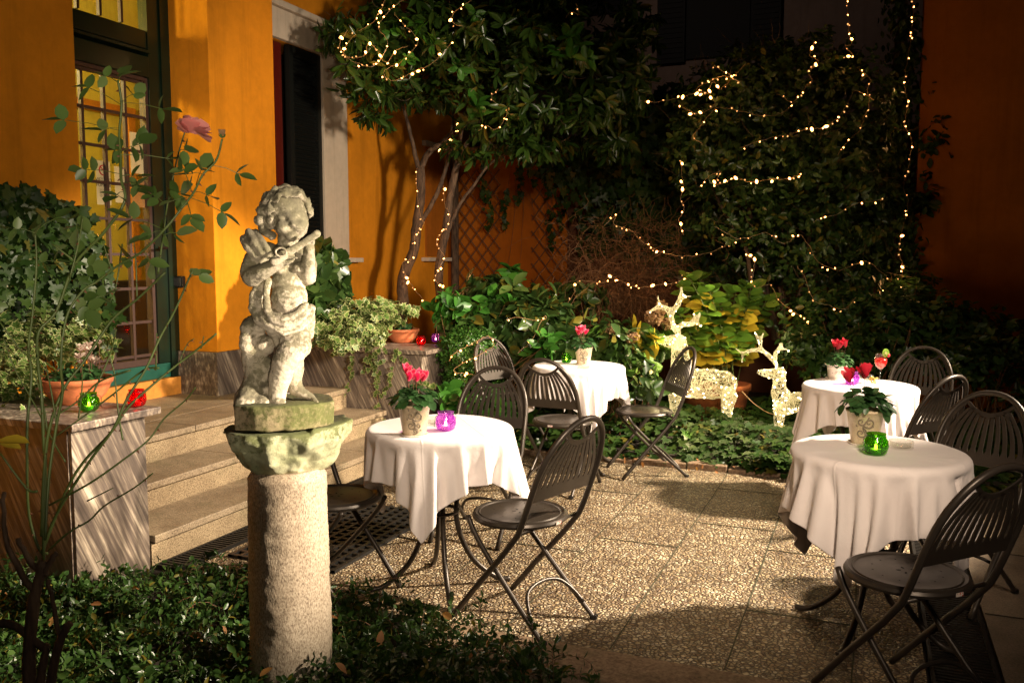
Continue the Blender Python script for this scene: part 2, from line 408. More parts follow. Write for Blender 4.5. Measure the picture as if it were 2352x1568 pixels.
tpl('roseleaf', [(.24, .14, .03), (.34, .38, .06), (.26, .72, .03), (0, 1, -.05)], (0, .45, -.02))
tpl('rosepetal', [(.22, .1, .05), (.46, .45, .12), (.40, .85, .05), (0, 1.0, -.04)], (0, .5, -.08))
TPL['tiny'] = (np.array([(0, 0, 0), (.26, .5, .07), (0, 1, 0), (-.26, .5, .07)], float), np.array([(0, 1, 2), (0, 2, 3)]), np.array([0, 1, 0, 1.]))
def nrmz(a): return a/np.maximum(np.linalg.norm(a, axis=-1, keepdims=True), 1e-9)
def leaves(name, P, A, Nn, S, shape, m, parent=None, origin=(0, 0, 0), rng=None, kind=None):
    P = np.asarray(P, float)-np.asarray(origin, float); A = nrmz(np.asarray(A, float)); Nn = np.asarray(Nn, float)
    X = nrmz(np.cross(A, Nn)); Z = np.cross(X, A); S = np.asarray(S, float)
    T, Fc, ed = TPL[shape]; k = len(T); n = len(P)
    V = P[:, None, :]+S[:, None, None]*(T[None, :, 0:1]*X[:, None, :]+T[None, :, 1:2]*A[:, None, :]+T[None, :, 2:3]*Z[:, None, :])
    FF = (Fc[None]+(np.arange(n)*k)[:, None, None]).reshape(-1, 3)
    me = bpy.data.meshes.new(name); V = V.reshape(-1, 3)
    me.vertices.add(len(V)); me.vertices.foreach_set('co', V.astype(np.float32).ravel())
    me.loops.add(len(FF)*3); me.loops.foreach_set('vertex_index', FF.astype(np.int32).ravel())
    me.polygons.add(len(FF)); me.polygons.foreach_set('loop_start', np.arange(0, len(FF)*3, 3, dtype=np.int32))
    try: me.polygons.foreach_set('loop_total', np.full(len(FF), 3, dtype=np.int32))
    except Exception: pass
    me.polygons.foreach_set('use_smooth', np.ones(len(FF), dtype=bool))
    a = me.attributes.new('edge', 'FLOAT', 'POINT'); a.data.foreach_set('value', np.tile(ed, n).astype(np.float32))
    me.materials.append(m); me.update(calc_edges=True); me.validate()
    o = bpy.data.objects.new(name, me); link(o, parent)
    if kind: o['kind'] = kind
    return o
def rnd(seed): return np.random.default_rng(seed)
def unit(rng, n): return nrmz(rng.normal(size=(n, 3)))
def clumps(rng, centre, rad, nc, per, size, spread=.05, shell=.55, zmin=None, upb=.35, sv=.48, keep=None, droop=0.0):
    """leaf whorls spread through an ellipsoid; returns P, A, N, S and the clump points"""
    d = unit(rng, nc); rf = rng.uniform(shell, 1.0, (nc, 1))*(1+rng.normal(0, .07, (nc, 1)))
    c = np.asarray(centre)+d*rf*np.asarray(rad)
    if keep is not None:
        k = keep(c); c = c[k]; d = d[k]
    if zmin is not None:
        k = c[:, 2] > zmin; c = c[k]; d = d[k]
    n = len(c)
    st = nrmz(d+np.array((0, 0, upb))+rng.normal(0, .45, (n, 3)))
    st_ = np.repeat(st, per, 0); c_ = np.repeat(c, per, 0)
    e1 = nrmz(np.cross(st_, np.array((.13, .21, .97)))); e2 = np.cross(st_, e1)
    ang = rng.uniform(0, 6.28, n*per)[:, None]
    rad_ = e1*np.cos(ang)+e2*np.sin(ang)
    P = c_+st_*rng.uniform(-spread, spread, (n*per, 1))+rad_*.005
    A = nrmz(rad_+st_*rng.uniform(-.1, .6, (n*per, 1))+np.array((0, 0, -droop)))
    Nn = st_+rng.normal(0, .25, (n*per, 3))
    S = size*(1+rng.uniform(-sv, sv, n*per))
    return P, A, Nn, S, c
def wall_leaves(rng, fn, n, size, out, sv=.35, depth=.08):
    """fn(rng, n) -> points on a wall; out = outward direction"""
    P = fn(rng, n); n = len(P); out = np.asarray(out, float)
    P = P+out*rng.uniform(0, depth, (n, 1))
    A = nrmz(np.array((0, 0, -1.))+rng.normal(0, .55, (n, 3)))
    Nn = out+rng.normal(0, .35, (n, 3))+np.array((0, 0, .35))
    return P, A, Nn, size*(1+rng.uniform(-sv, sv, n))
def cat(*L): return [np.concatenate(x) for x in zip(*[l[:4] for l in L])]
# ================================================================== SETTING
struct('ground', MB().box((-40, -15, -.32), (40, 60, -.02)), M['soil'])
struct('patio_paving', MB().box((-3.05, 3.14, -.10), (.24, 6.22, 0)), M['pebble'])
jb = MB()
for x0, x1 in ((-2.62, 0), (-1.80, 0), (-1.335, 0), (-.885, 0), (-.445, 0), (-.01, 0)):
    P = [(x0+random.Random(int(k*31-x0*7)).uniform(-.002, .002), 3.15+k*(3.05/24), 0) for k in range(25)]
    V = []; 
    for p in P: V += [(p[0]-.003, p[1], .004), (p[0]+.003, p[1], .004)]
    jb.add(V, [(2*i, 2*i+1, 2*i+3, 2*i+2) for i in range(24)])
for y, x0, x1 in ((4.46, -1.32, -.89), (4.94, -.88, -.45), (4.60, -.44, -.02), (4.2, -1.79, -1.34), (5.4, -1.79, -1.34), (3.75, -.44, -.02), (5.75, -.88, -.45)):
    jb.box((x0, y-.0025, .002), (x1, y+.0025, .0045))
struct('paving_joints', jb, plain('mossy_joint', (.055, .052, .025), .9))
struct('fine_paving', MB().box((.50, 1.5, -.10), (9, 8.9, -.002)), M['smoothpave'])
fj = MB()
for y in (3.2, 4.1, 5.0, 5.9): fj.box((.505, y-.004, .001), (8.9, y+.004, .003))
for x in (1.35, 2.2, 3.05): fj.box((x-.004, 1.55, .0035), (x+.004, 8.8, .0055))
struct('fine_paving_joints', fj, M['soil'])
kb = MB()
rr = random.Random(5)
x = -3.0
while x < .2:
    w = rr.uniform(.28, .52); kb.box((x, 6.225+rr.uniform(0, .015), -.08), (min(x+w, .24), 6.36+rr.uniform(-.02, .03), .035+rr.uniform(-.012, .012)), 0, .008); x += w+.008
struct('stone_kerb', kb, M['conc'])
struct('front_kerb', MB().box((-1.6, 2.90, -.10), (.25, 3.135, .006), 0, .004), M['conc'])
struct('back_bed_soil', MB().box((-4.9, 6.37, -.1), (6, 9.85, .06)), M['soil'])
struct('side_paving', MB().box((-1.5, -2, -.1), (.25, 2.89, -.004)), M['smoothpave'])
# drain channels
def drain(name, label, x0, x1, y0, y1, slot):
    t = thing(name, label, 'drain', ((x0+x1)/2, (y0+y1)/2, 0))
    w = (x1-x0)/2; L = (y1-y0)/2
    MB().box((-w, -L, -.09), (w, L, -.045)).build('channel', M['dark'], t)
    f = MB(); f.box((-w, -L, -.04), (-w+.014, L, .004)); f.box((w-.014, -L, -.04), (w, L, .004)); f.build('frame', M['iron'], t)
    g = MB(); y = -L
    while y < L:
        g.box((-w+.015, y, -.02), (w-.015, min(y+slot*.5, L), .001)); y += slot
    g.box((-.006, -L, -.024), (.006, L, -.003))
    g.build('grate', M['iron'], t); return t
drain('drain_grate', 'slotted iron drain channel running along the foot of the granite steps', -3.235, -3.08, 3.22, 6.0, .028)
drain('drain_grate', 'dark slotted drain channel under the chair at the right front table', .255, .485, 1.6, 6.1, .026)
# perforated rubber mat by the steps
mt = MB(); xs = np.arange(-2.98, -2.36, .062); ys = np.arange(3.45, 4.55, .062)
for a in xs: mt.box((a, 3.45, .002), (a+.022, 4.55, .016))
for b in ys: mt.box((-2.98, b, .003), (-2.34, b+.022, .0145))
tag(mt.build('rubber_mat', M['black']), 'black perforated rubber mat at the foot of the steps beside the left chair', 'mat')
# ------------------------------------------------------------------ steps
st = thing('stone_steps', 'three speckled granite steps rising to the green glazed door', 'steps', (-3.25, 4.6, 0))
def sbox(mb, a, b, bev=.0): return mb.box((a[0]+3.25, a[1]-4.6, a[2]), (b[0]+3.25, b[1]-4.6, b[2]), 0, bev)
ys0, ys1 = 3.225, 6.05
for x0, x1, z0, z1 in ((-3.60, -3.262, -.05, .105), (-3.95, -3.605, -.05, .262), (-5.2, -3.955, -.05, .425)):
    sbox(MB(), (x0, ys0, z0), (x1, ys1, z1)).build('riser', M['riser'], st)
for x0, x1, z in ((-3.60, -3.235, .145), (-3.95, -3.575, .302)):
    for y0, y1 in ((ys0, 4.30), (4.304, 5.28), (5.284, ys1)):
        sbox(MB(), (x0, y0, z-.038), (x1, y1, z), .005).build('tread', M['step'], st)
for x0, x1 in ((-4.30, -3.925), (-4.63, -4.304)):
    for y0, y1 in ((ys0, 4.28), (4.284, 5.26), (5.264, ys1)):
        sbox(MB(), (x0, y0, .427), (x1, y1, .465), .005).build('landing_slab', M['step'], st)
sbox(MB(), (-5.15, 4.1, .427), (-4.634, 5.3, .463)).build('landing_slab', M['step'], st)
# ------------------------------------------------------------------ planters
def planter(label, y0, y1, x0, x1, zt, sx1, capy0, capy1):
    t = thing('stone_planter', label, 'planter', (x1, (y0+y1)/2, 0)); ox, oy = x1, (y0+y1)/2
    def bx(mb, a, b, bev=0): return mb.box((a[0]-ox, a[1]-oy, a[2]), (b[0]-ox, b[1]-oy, b[2]), 0, bev)
    n = 3; xs = [x0+(x1-.02-x0)*i/n for i in range(n+1)]
    f = MB()
    for i in range(n): bx(f, (xs[i]+.001, y0, -.05), (xs[i+1]-.001, y0+.03, zt-.035))
    f.build('front_cladding', M['stri'], t)
    f = MB()
    for i in range(n): bx(f, (xs[i]+.001, y1-.03, -.05), (xs[i+1]-.001, y1, zt-.035))
    f.build('back_cladding', M['stri'], t)
    bx(MB(), (x1-.018, y0+.004, -.05), (x1+.002, y1-.004, zt-.035), .003).build('end_cladding', M['stri2'], t)
    bx(MB(), (x0, y0+.031, -.05), (x1-.02, y1-.031, zt-.037)).build('core', M['dark'], t)
    bx(MB(), (x0, capy0, zt-.034), (sx1, capy1, zt), .004).build('capstone', M['stri'], t)
    return t
planter('striated granite planter wall behind the left front table with trailing ivy', 6.06, 6.52, -5.0, -3.26, .80, -3.20, 6.03, 6.56)
planter('dark striated granite planter wall left of the steps behind the rose stems', 2.78, 3.215, -5.2, -3.26, .79, -3.20, 2.74, 3.26)
# ------------------------------------------------------------------ orange building
bd = thing('orange_building', 'orange plastered house with a deep door recess and granite base', 'building', (-5, 5, 0))
def bbox(a, b, nm, m, bev=0, par=bd):
    return MB().box((a[0]+5, a[1]-5, a[2]), (b[0]+5, b[1]-5, b[2]), 0, bev).build(nm, m, par)
bbox((-5.2, -3, .0), (-4.64, 4.12, 6), 'wall', M['orange'])                    # left of the door
bbox((-5.2, 5.325, .80), (-4.64, 6.10, 6), 'pillar', M['orange'], .006)        # pillar right of the door
bbox((-6.3, 4.121, .0), (-5.16, 5.324, .46), 'wall', M['orange'])
bbox((-5.158, 4.125, .464), (-4.99, 5.32, .60), 'door_sill', plain('orange_painted_sill', (.50, .20, .025), .6))
# granite base of the pillar
bs = MB(); bs.box((-.21, .30, .462), (.375, 1.105, .800), 0, .003)
bs.build('base_cladding', M['stri2'], bd)
# window wall
WX = -4.95
bbox((-5.3, 6.105, 0), (WX, 6.36, 6), 'wall', M['orange'])
bbox((-5.3, 6.361, 0), (WX, 7.22, 1.50), 'wall', M['orange'])
bbox((-5.3, 6.361, 3.46), (WX, 7.22, 6), 'wall', M['orange'])
bbox((-5.3, 7.221, 0), (WX, 10.6, 6), 'wall', M['orange'])
w = thing('shuttered_window', 'tall window with pale stone surround and a dark louvred shutter', 'window', (WX, 6.8, 1.5))
def wb(a, b, nm, m, bev=0, par=w): return MB().box((a[0]-WX, a[1]-6.8, a[2]-1.5), (b[0]-WX, b[1]-6.8, b[2]-1.5), 0, bev).build(nm, m, par)
wb((WX+.003, 7.19, 1.54), (WX+.05, 7.60, 3.46), 'surround', M['trim'], .006)
wb((WX+.003, 6.11, 3.461), (WX+.055, 7.64, 3.72), 'surround', M['trim'], .006)
wb((WX+.003, 6.09, 3.721), (WX+.10, 7.70, 3.78), 'cornice', M['trim'], .012)
wb((WX-.2, 6.11, 1.49), (WX+.13, 7.74, 1.535), 'sill', M['trim'], .006)
wb((WX-.34, 6.36, 1.54), (WX-.32, 7.22, 3.46), 'curtain', M['dark'])  # dark sheet across the opening, standing for the unlit interior
wb((WX-.12, 6.365, 1.54), (WX-.08, 6.50, 3.455), 'frame', M['greyframe'])
wb((WX-.079, 6.52, 1.54), (WX-.03, 6.66, 3.455), 'frame', M['redwood'], .006)
sh = MB()
for a, b in (((-.02, 6.70, 1.56), (.025, 6.76, 3.45)), ((-.02, 7.13, 1.56), (.025, 7.188, 3.45)), ((-.02, 6.761, 1.56), (.025, 7.129, 1.66)), ((-.02, 6.761, 3.36), (.025, 7.129, 3.45))):
    sh.box((a[0], a[1]-6.8, a[2]-1.5), (b[0], b[1]-6.8, b[2]-1.5))
for k in range(42):
    z = .17+k*.0405
    sh.add([(-.015, -.038, z+.022), (-.015, .328, z+.022), (.020, .328, z-.004), (.020, -.038, z-.004), (-.015, -.038, z+.028), (-.015, .328, z+.028), (.020, .328, z+.002), (.020, -.038, z+.002)], [(0, 1, 2, 3), (7, 6, 5, 4), (3, 2, 6, 7), (0, 4, 5, 1)])
sh.box((-.032, -.095, .06), (-.021, .385, 1.95))  # backing board added to keep the gaps between the louvres dark
sh.build('shutter', M['shutter'], w)
# second window, mostly behind the tree
w2 = thing('tree_hidden_window', 'second window with pale sill half hidden behind the tree trunks', 'window', (WX, 9.4, 1.5))
MB().box((.002, -.18, 0), (.11, .55, .045), 0, .006).build('sill', M['trim'], w2)
MB().box((.002, -.08, .06), (.02, .50, 1.35)).build('shutter', M['orange_dark'], w2)
MB().box((.002, -.14, 1.36), (.06, .55, 1.42), 0, .004).build('lintel', M['trim'], w2)
# black socket box on the pillar reveal
so = thing('switch_box', 'small black outdoor switch box on the orange pillar', 'switch', tuple(ony(415, 647, 5.325)))
MB().box((-.05, -.035, -.045), (.05, -.001, .045), 0, .008).build('box', M['black'], so)
MB().box((-.035, -.042, -.032), (.035, -.0355, .032), 0, .003).build('cover', plain('cover', (.03, .03, .03), .3), so)
# door ---------------------------------------------------------------
DX = -5.07
dr = thing('glazed_door', 'dark green glazed door with brown glazing bars and lit yellow room behind', 'door', (DX, 4.72, .6))
def db(mb, a, b, bev=0): return mb.box((a[0]-DX, a[1]-4.72, a[2]-.6), (b[0]-DX, b[1]-4.72, b[2]-.6), 0, bev)
fr = MB()
db(fr, (DX-.05, 4.125, .602), (DX+.06, 4.21, 4.6)); db(fr, (DX-.05, 5.235, .602), (DX+.06, 5.322, 4.6)); db(fr, (DX-.04, 5.12, .72), (DX+.045, 5.234, 4.6))
db(fr, (DX-.055, 4.13, 2.87), (DX-.047, 5.3, 3.19))
fr.build('frame', M['greenpaint'], dr)
tb = MB(); db(tb, (DX-.045, 4.211, 2.86), (DX+.05, 5.119, 3.01), .006); db(tb, (DX-.045, 4.211, 3.03), (DX+.075, 5.119, 3.05)); db(tb, (DX-.045, 4.211, 3.07), (DX+.035, 5.119, 3.20), .006)
tb.build('transom', M['greenpaint'], dr)
br = MB(); db(br, (DX-.045, 4.211, .604), (DX+.045, 5.234, .715), .004); br.build('bottom_rail', M['teal'], dr)
mu = MB()
for y in (4.345, 4.535, 4.725, 4.915): db(mu, (DX-.012, y-.011, .765), (DX+.016, y+.011, 2.83))
for y in (4.535, 4.725, 4.915): db(mu, (DX-.012, y-.011, 3.215), (DX+.016, y+.011, 4.6))
zz = [.79+.2535*k for k in range(9)]
for z in zz: db(mu, (DX-.011, 4.24, z-.010), (DX+.013, 5.09, z+.010))
for z in (3.5, 3.78, 4.06, 4.34): db(mu, (DX-.011, 4.24, z-.010), (DX+.013, 5.12, z+.010))
db(mu, (DX-.03, 5.091, .72), (DX+.03, 5.119, 2.855)); db(mu, (DX-.03, 4.212, 2.831), (DX+.03, 5.09, 2.857)); db(mu, (DX-.03, 4.212, .717), (DX+.03, 5.09, .764))
mu.build('glazing_bars', M['muntin'], dr)
gp = MB(); db(gp, (DX-.005, 4.212, .765), (DX-.001, 5.09, 2.83)); db(gp, (DX-.005, 4.212, 3.21), (DX-.001, 5.119, 4.6)); gp.build('pane', M['pane'], dr)
kn = MB(); kn.tube([(DX-DX+.05, 5.18-4.72, 1.0), (.10, .46, 1.0), (.10, .38, 1.0)], .01, 8); kn.build('handle', M['handle'], dr)
# lit room behind the door
rm = thing('lit_room', 'bright yellow room seen through the glazed door', 'room', (-6.5, 4.7, .46))
rb = MB(); rb.box((-.6, -2.2, -.05), (1.25, 4.9, 0)); rb.build('floor', plain('room_floor', (.10, .05, .03), .3), rm)
rb = MB(); rb.box((-.65, -2.2, 0.001), (-.6, 4.9, 4.4)); rb.box((-.599, 4.86, 0.001), (1.25, 4.9, 4.4)); rb.box((-.599, -2.2, .001), (1.25, -2.16, 4.4)); rb.box((1.141, 1.45, .001), (1.19, 4.859, 4.4)); rb.box((1.29, -2.15, .001), (1.20, -.62, 4.4)); rb.build('wall', M['yellow'], rm)
rb = MB(); rb.box((-.599, -2.15, 4.401), (1.25, 4.85, 4.45)); rb.build('ceiling', M['yellow'], rm)
rb = MB()
for y in (.75, 1.35, 2.2): rb.box((-.598, y, .0), (-.56, y+.09, 2.5), 0, .005)
rb.box((-.598, .75, 2.501), (-.55, 2.29, 2.60), 0, .005); rb.box((-.598, .3, 0), (-.58, 3.5, .12))
rb.build('panelling', plain('orange_panelling', (.50, .18, .02), .5), rm)
rb = MB(); rb.box((-.55, 1.5, .001), (-.2, 2.1, .85), 0, .01); rb.build('reflection_block', plain('dark_garden_reflection', (.03, .02, .03), .4), rm)  # dark block standing in for the garden reflected low in the glass
cu = MB()
for k in range(14): cu.tube([(.9, -.45+k*.022, .1), (.9+.012*(k % 2), -.45+k*.022, 3.9)], .016, 6)
cu.build('curtain', plain('yellow_curtain', (.72, .5, .12), .8), rm)
# notices stuck inside the door
def text(body, size, mat, parent, loc, name='lettering', al='CENTER'):
    cu_ = bpy.data.curves.new(name, 'FONT'); cu_.body = body; cu_.size = size; cu_.align_x = al; cu_.extrude = .0003
    tmp = bpy.data.objects.new('t', cu_); COL.objects.link(tmp); dg = bpy.context.evaluated_depsgraph_get()
    me = bpy.data.meshes.new_from_object(tmp.evaluated_get(dg)); bpy.data.objects.remove(tmp)
    me.materials.clear(); me.materials.append(mat)
    for v in me.vertices: x, y, z = v.co; v.co = (z, x, y)      # face +X
    o = bpy.data.objects.new(name, me); o.location = loc; return link(o, parent)
def notice(px, py, w_, h_, label, lines, mat=None, sign=False):
    c = onx(px, py, DX-.012); t = thing('notice', label, 'notice', tuple(c))
    MB().box((-.001, -w_/2, -h_/2), (.0, w_/2, h_/2)).build('sheet', mat or M['paper'], t)
    for body, size, dz, m in lines: text(body, size, m, t, (.001, 0, dz))
    if sign:
        rg = MB(); rg.tube([(.0015, .034*math.cos(a), .088+.034*math.sin(a)) for a in np.linspace(0, 6.28, 25)[:-1]], .0045, 5, closed=True)
        rg.tube([(.0015, -.024, .112), (.0015, .024, .064)], .004, 5); rg.build('prohibition_ring', M['inkred'], t)
        cg = MB(); cg.box((.0012, -.022, .084), (.0022, .016, .091)); cg.box((.0012, .018, .084), (.0022, .024, .091)); cg.build('cigarette', M['inkblack'], t)
    return t
notice(238, 420, .125, .31, 'no smoking notice with red ring and black letters inside the door', [('VIETATO', .036, .008, M['inkblack']), ('FUMARE', .036, -.028, M['inkblack'])] + [('Legge 16 gennaio 2003', .0085, -.05-.012*k, M['inkblack']) for k in range(5)], None, True)
notice(281, 425, .135, .26, 'blank framed sheet right of the no smoking notice', [('~ ~ ~ ~ ~ ~ ~', .010, .06-.03*k, M['ink']) for k in range(4)])
notice(314, 352, .12, .30, 'long typed notice near the right edge of the door glass', [('--- --- ----- --', .010, .12-.015*k, M['ink']) for k in range(16)])
notice(318, 445, .13, .20, 'brown leaflet lowest beside the door edge', [('-- --- --', .012, .05-.03*k, M['ink']) for k in range(3)], plain('brown_leaflet', (.42, .2, .06), .7))
# ------------------------------------------------------------------ garden wall and trellises
gw = thing('garden_wall', 'orange rendered garden wall behind the trees', 'wall', (-2, 9.95, 0))
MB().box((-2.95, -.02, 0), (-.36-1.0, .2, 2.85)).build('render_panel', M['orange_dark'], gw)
MB().box((-1.352, -.028, 0), (5.5, .2, 2.85)).build('render_panel', plain('dimmed_wall_render', (.10, .035, .012), .9, 0, .3, 4), gw)  # same garden wall, its dimness right of the joint put into the colour
MB().box((-2.95, -.05, 2.851), (5.5, .24, 2.90), 0, .008).build('coping', M['conc'], gw)
MB().tube([(-2.82, -.08, 0), (-2.82, -.08, 2.84)], .05, 12).build('drainpipe', M['bark'], gw)
def trellis(label, x0, x1, z0, z1):
    t = thing('garden_trellis', label, 'trellis', ((x0+x1)/2, 9.90, z0), group=None)
    mb = MB(); w_ = (x1-x0)/2; h = z1-z0; sl = 1.25; p = .155
    for sgn, yy in ((1, -.012), (-1, -.026)):
        k = -h/sl-w_
        while k < w_+h/sl:
            # line x = k + z/sl (sgn)
            pts = []
            z_in = max(0, (-w_-k)*sl); z_out = min(h, (w_-k)*sl)
            if z_out-z_in > .03: mb.tube([(sgn*(k+z_in/sl), yy, z_in), (sgn*(k+z_out/sl), yy, z_out)], .007, 4)
            k += p
    mb.build('lattice', M['trellis'], t); return t
a = ony(1045, 660, 9.9); b = ony(1150, 388, 9.9)
trellis('diamond lattice trellis nearest the tree trunks on the orange wall', a[0], b[0], a[2], b[2])
a = ony(1222, 660, 9.9); b = ony(1345, 388, 9.9)
trellis('diamond lattice trellis half covered by hanging ivy', a[0], b[0], a[2], b[2])
# right wall and back building
rw = thing('neighbour_wall', 'tall dark orange wall at the far right in shadow', 'wall', (3, 9.2, 0))
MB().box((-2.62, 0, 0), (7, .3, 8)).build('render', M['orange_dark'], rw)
bb = thing('rear_house', 'unlit grey brown house behind the garden with black shutters', 'building', (-3, 16, 0))
MB().box((-9, 0, 0), (12, .4, 14)).build('wall', M['greywall'], bb)
for px, py, wd, hh in ((1650, -10, 1.1, 2.1), (1345, -90, .9, 2.0)):
    c = ony(px, py, 15.97)
    o = MB().box((c[0]+3-wd/2, -.05, c[2]-hh/2), (c[0]+3+wd/2, -.005, c[2]+hh/2)).build('window', M['dark'], bb)
    for s_ in (-1, 1):
        q = MB(); x0 = c[0]+3+s_*(wd/2+.27)
        q.box((x0-.25, -.08, c[2]-hh/2-.05), (x0+.25, -.03, c[2]+hh/2+.05))
        for k in range(24): q.box((x0-.21, -.095, c[2]-hh/2+.03+k*hh/24), (x0+.21, -.081, c[2]-hh/2+.06+k*hh/24))
        q.build('shutter', M['dark'], bb)
# ================================================================== CHAIRS
def chair_prof(z):
    pts = [(0, .215), (.18, .06), (.34, -.085), (.44, -.165), (.54, -.205), (.62, -.235), (.75, -.285), (.89, -.345)]
    for (z0, y0), (z1, y1) in zip(pts, pts[1:]):
        if z <= z1: return y0+(y1-y0)*(z-z0)/(z1-z0)
    return pts[-1][1]
def arch_half(t):   # half width of the tube arch at height t above the panel's foot
    if t < .05: return .205
    u = min(1, (t-.05)/.272); return .205*math.sqrt(max(0, 1-u**2.15))
ZB = .565
def pp(s, t): z = ZB+t; return (s, chair_prof(z), z)
def make_chair(name, label, group):
    t = thing(name, label, 'chair', (0, 0, 0), 0, group)
    # one bent tube: front foot, up, over the arch, down to the other front foot
    L = []
    for z in np.linspace(0.004, ZB+.04, 15): L.append((-.19-.015*min(1, z/.45), chair_prof(z), z))
    for a in np.linspace(0, 1, 25):
        th = math.pi*a; ct, stt = math.cos(th), math.sin(th)
        s = -.205*math.copysign(abs(ct)**.93, ct); tt = .05+.272*abs(stt)**.93
        L.append(pp(s, tt))
    for z in np.linspace(ZB+.04, 0.004, 15): L.append((.19+.015*min(1, z/.45), chair_prof(z), z))
    MB().tube(L, .0125, 9).build('back_frame', M['metal'], t, True)
    for s in (-1, 1):
        P = smoothpath([(s*.145, .165, .435), (s*.155, .10, .35), (s*.165, -.08, .17), (s*.172, -.245, .02), (s*.172, -.262, .004)], 4)
        MB().tube(P, .011, 8).build('leg', M['metal'], t, True)
        MB().lathe([(.0, -.003), (.017, -.003), (.017, .014), (.0, .014)], 10, (s*.172, -.26, .004)).build('foot_cap', M['black'], t)
    P = smoothpath([(-.17, -.21, .062), (-.15, -.17, .11), (-.11, -.13, .155), (-.05, -.115, .172), (0, -.113, .175), (.05, -.115, .172), (.11, -.13, .155), (.15, -.17, .11), (.17, -.21, .062)], 3)
    MB().tube(P, .008, 7).build('stretcher', M['metal'], t, True)
    MB().tube([(-.2, chair_prof(.42)+.006, .425), (.2, chair_prof(.42)+.006, .425)], .008, 7).build('stretcher', M['metal'], t, True)
    # seat: pressed disc with rolled rim
    sb = MB()
    sb.lathe([(0, .4545), (.12, .4545), (.13, .452), (.168, .452), (.172, .456), (.176, .452), (.188, .457), (.198, .452), (.203, .442), (.199, .432), (.190, .430), (.185, .438), (0, .441)], 40)
    for k in range(5):
        a = k*1.2566; c0 = (.026*math.cos(a), .026*math.sin(a)); sb.add([(c0[0]+.009*math.cos(q)*math.cos(a)-.004*math.sin(q)*math.sin(a), c0[1]+.009*math.cos(q)*math.sin(a)+.004*math.sin(q)*math.cos(a), .4552) for q in np.linspace(0, 6.283, 9)[:-1]], [tuple(range(8))], 1)
    for k in range(12):
        a = k*.5236; sb.add([(.112*math.cos(a)+.0035*math.cos(q), .112*math.sin(a)+.0035*math.sin(q), .4553) for q in np.linspace(0, 6.283, 7)[:-1]], [tuple(range(6))], 1)
    autosmooth(sb.build('seat', [M['metal'], M['pebble'] if False else M['dark']], t), 35)
    # pressed back panel
    pb = MB(); th = .0022
    def strip(A, B):   # quad strip between two polylines of (s,t), with thickness
        V = []
        for (a, b) in zip(A, B):
            for q in (a, b):
                x, y, z = pp(*q); V.append((x, y-th, z-th*.4)); V.append((x, y+th, z+th*.4))
        Fc = []
        for i in range(len(A)-1):
            o = i*4; n = o+4
            Fc += [(o, o+2, n+2, n), (o+1, n+1, n+3, o+3), (o, n, n+1, o+1), (o+2, o+3, n+3, n+2)]
        Fc += [(0, 1, 3, 2), ((len(A)-1)*4, (len(A)-1)*4+2, (len(A)-1)*4+3, (len(A)-1)*4+1)]
        pb.add(V, Fc)
    ss = np.linspace(-.203, .203, 21)
    strip([(s, 0.0+.0) for s in ss], [(s, .052) for s in ss])
    # cross strap under the crescent hand hole
    def cres(s): return .232+.052*(abs(s)/.105)**2
    sc = np.linspace(-.125, .125, 19)
    strip([(s, min(cres(s)-.020, .05+.272*max(0, 1-(abs(s)/.2)**2.15)**.465)) for s in sc], [(s, min(cres(s), .05+.272*max(0, 1-(abs(s)/.203)**2.15)**.465)) for s in sc])
    for i in range(-5, 6):
        sbm = i*.0345
        def sx(t_): u = max(0, (t_-.045)/.30); return sbm*(1-min(.98, u)**2)**1.15
        ts = np.linspace(.048, .30, 15)
        A = []; B = []
        for t_ in ts:
            s_ = sx(t_)
            if t_ > cres(s_)-.008 or abs(s_) > arch_half(t_)-.002: break
            wd = .0112-.0034*(t_/.25)
            if t_ < .062: wd += (.062-t_)*.45
            A.append((s_-wd, t_)); B.append((s_+wd, t_))
        if len(A) > 2: strip(A, B)
    # side gussets filling the shoulder between strap ends and the tube
    for s in (-1, 1):
        A = []; B = []
        for t_ in np.linspace(.055, .265, 12):
            o_ = arch_half(t_)-.002; A.append((s*(o_-.014-.012*(t_/.26)), t_)); B.append((s*o_, t_))
        strip(A, B)
    pb.build('back_panel', M['metal'], t)
    MB().box((-.016, -.2055, .437), (.016, -.2035, .449)).build('maker_label', M['tagmat'], t)
    return t
s_ = N('white_red_sticker'); v_ = s_.coord(); s_.base(s_.ramp(s_.noise(v_, 120, 1), [(.5, (.7, .62, .55)), (.56, (.5, .05, .03))], 'CONSTANT')).set(Roughness=.4); M['tagmat'] = s_.m
CH = [  # x, y, rot, label
 (-1.33, 3.333, 72, 'dark brown steel folding chair facing the left front table, nearest the planting bed'),
 (-1.955, 4.26, -176, 'dark steel chair behind the left front table, turned to face the camera side'),
 (-2.19, 3.25, -98, 'folding chair half hidden behind the stone column, seat showing left of the white cloth'),
 (-1.86, 5.42, -4, 'chair with its back towards the camera tucked under the far left table'),
 (-2.52, 6.25, -112, 'farthest left chair in front of the clipped box bush'),
 (-1.45, 6.0, 122, 'chair seen edge on between the far left table and the larger lit reindeer'),
 (.29, 6.50, 165, 'farthest right chair in deep shade behind the cocktail table'),
 (.17, 5.38, 52, 'dark chair at the near side of the cocktail table, white cloth seen through its slats'),
 (.38, 4.28, 150, 'unlit chair behind the right front table, almost lost in the dark'),
 (.15, 3.17, 47, 'large foreground chair at the right front table with cloth corner resting on its seat')]
chair0 = make_chair('folding_chair', CH[0][3], 'dark steel folding bistro chairs')
def place(o, c): o.location = (c[0], c[1], 0); o.rotation_euler = (0, 0, R(c[2])); o['label'] = c[3]
place(chair0, CH[0])
for c in CH[1:]: place(copy_tree(chair0), c)
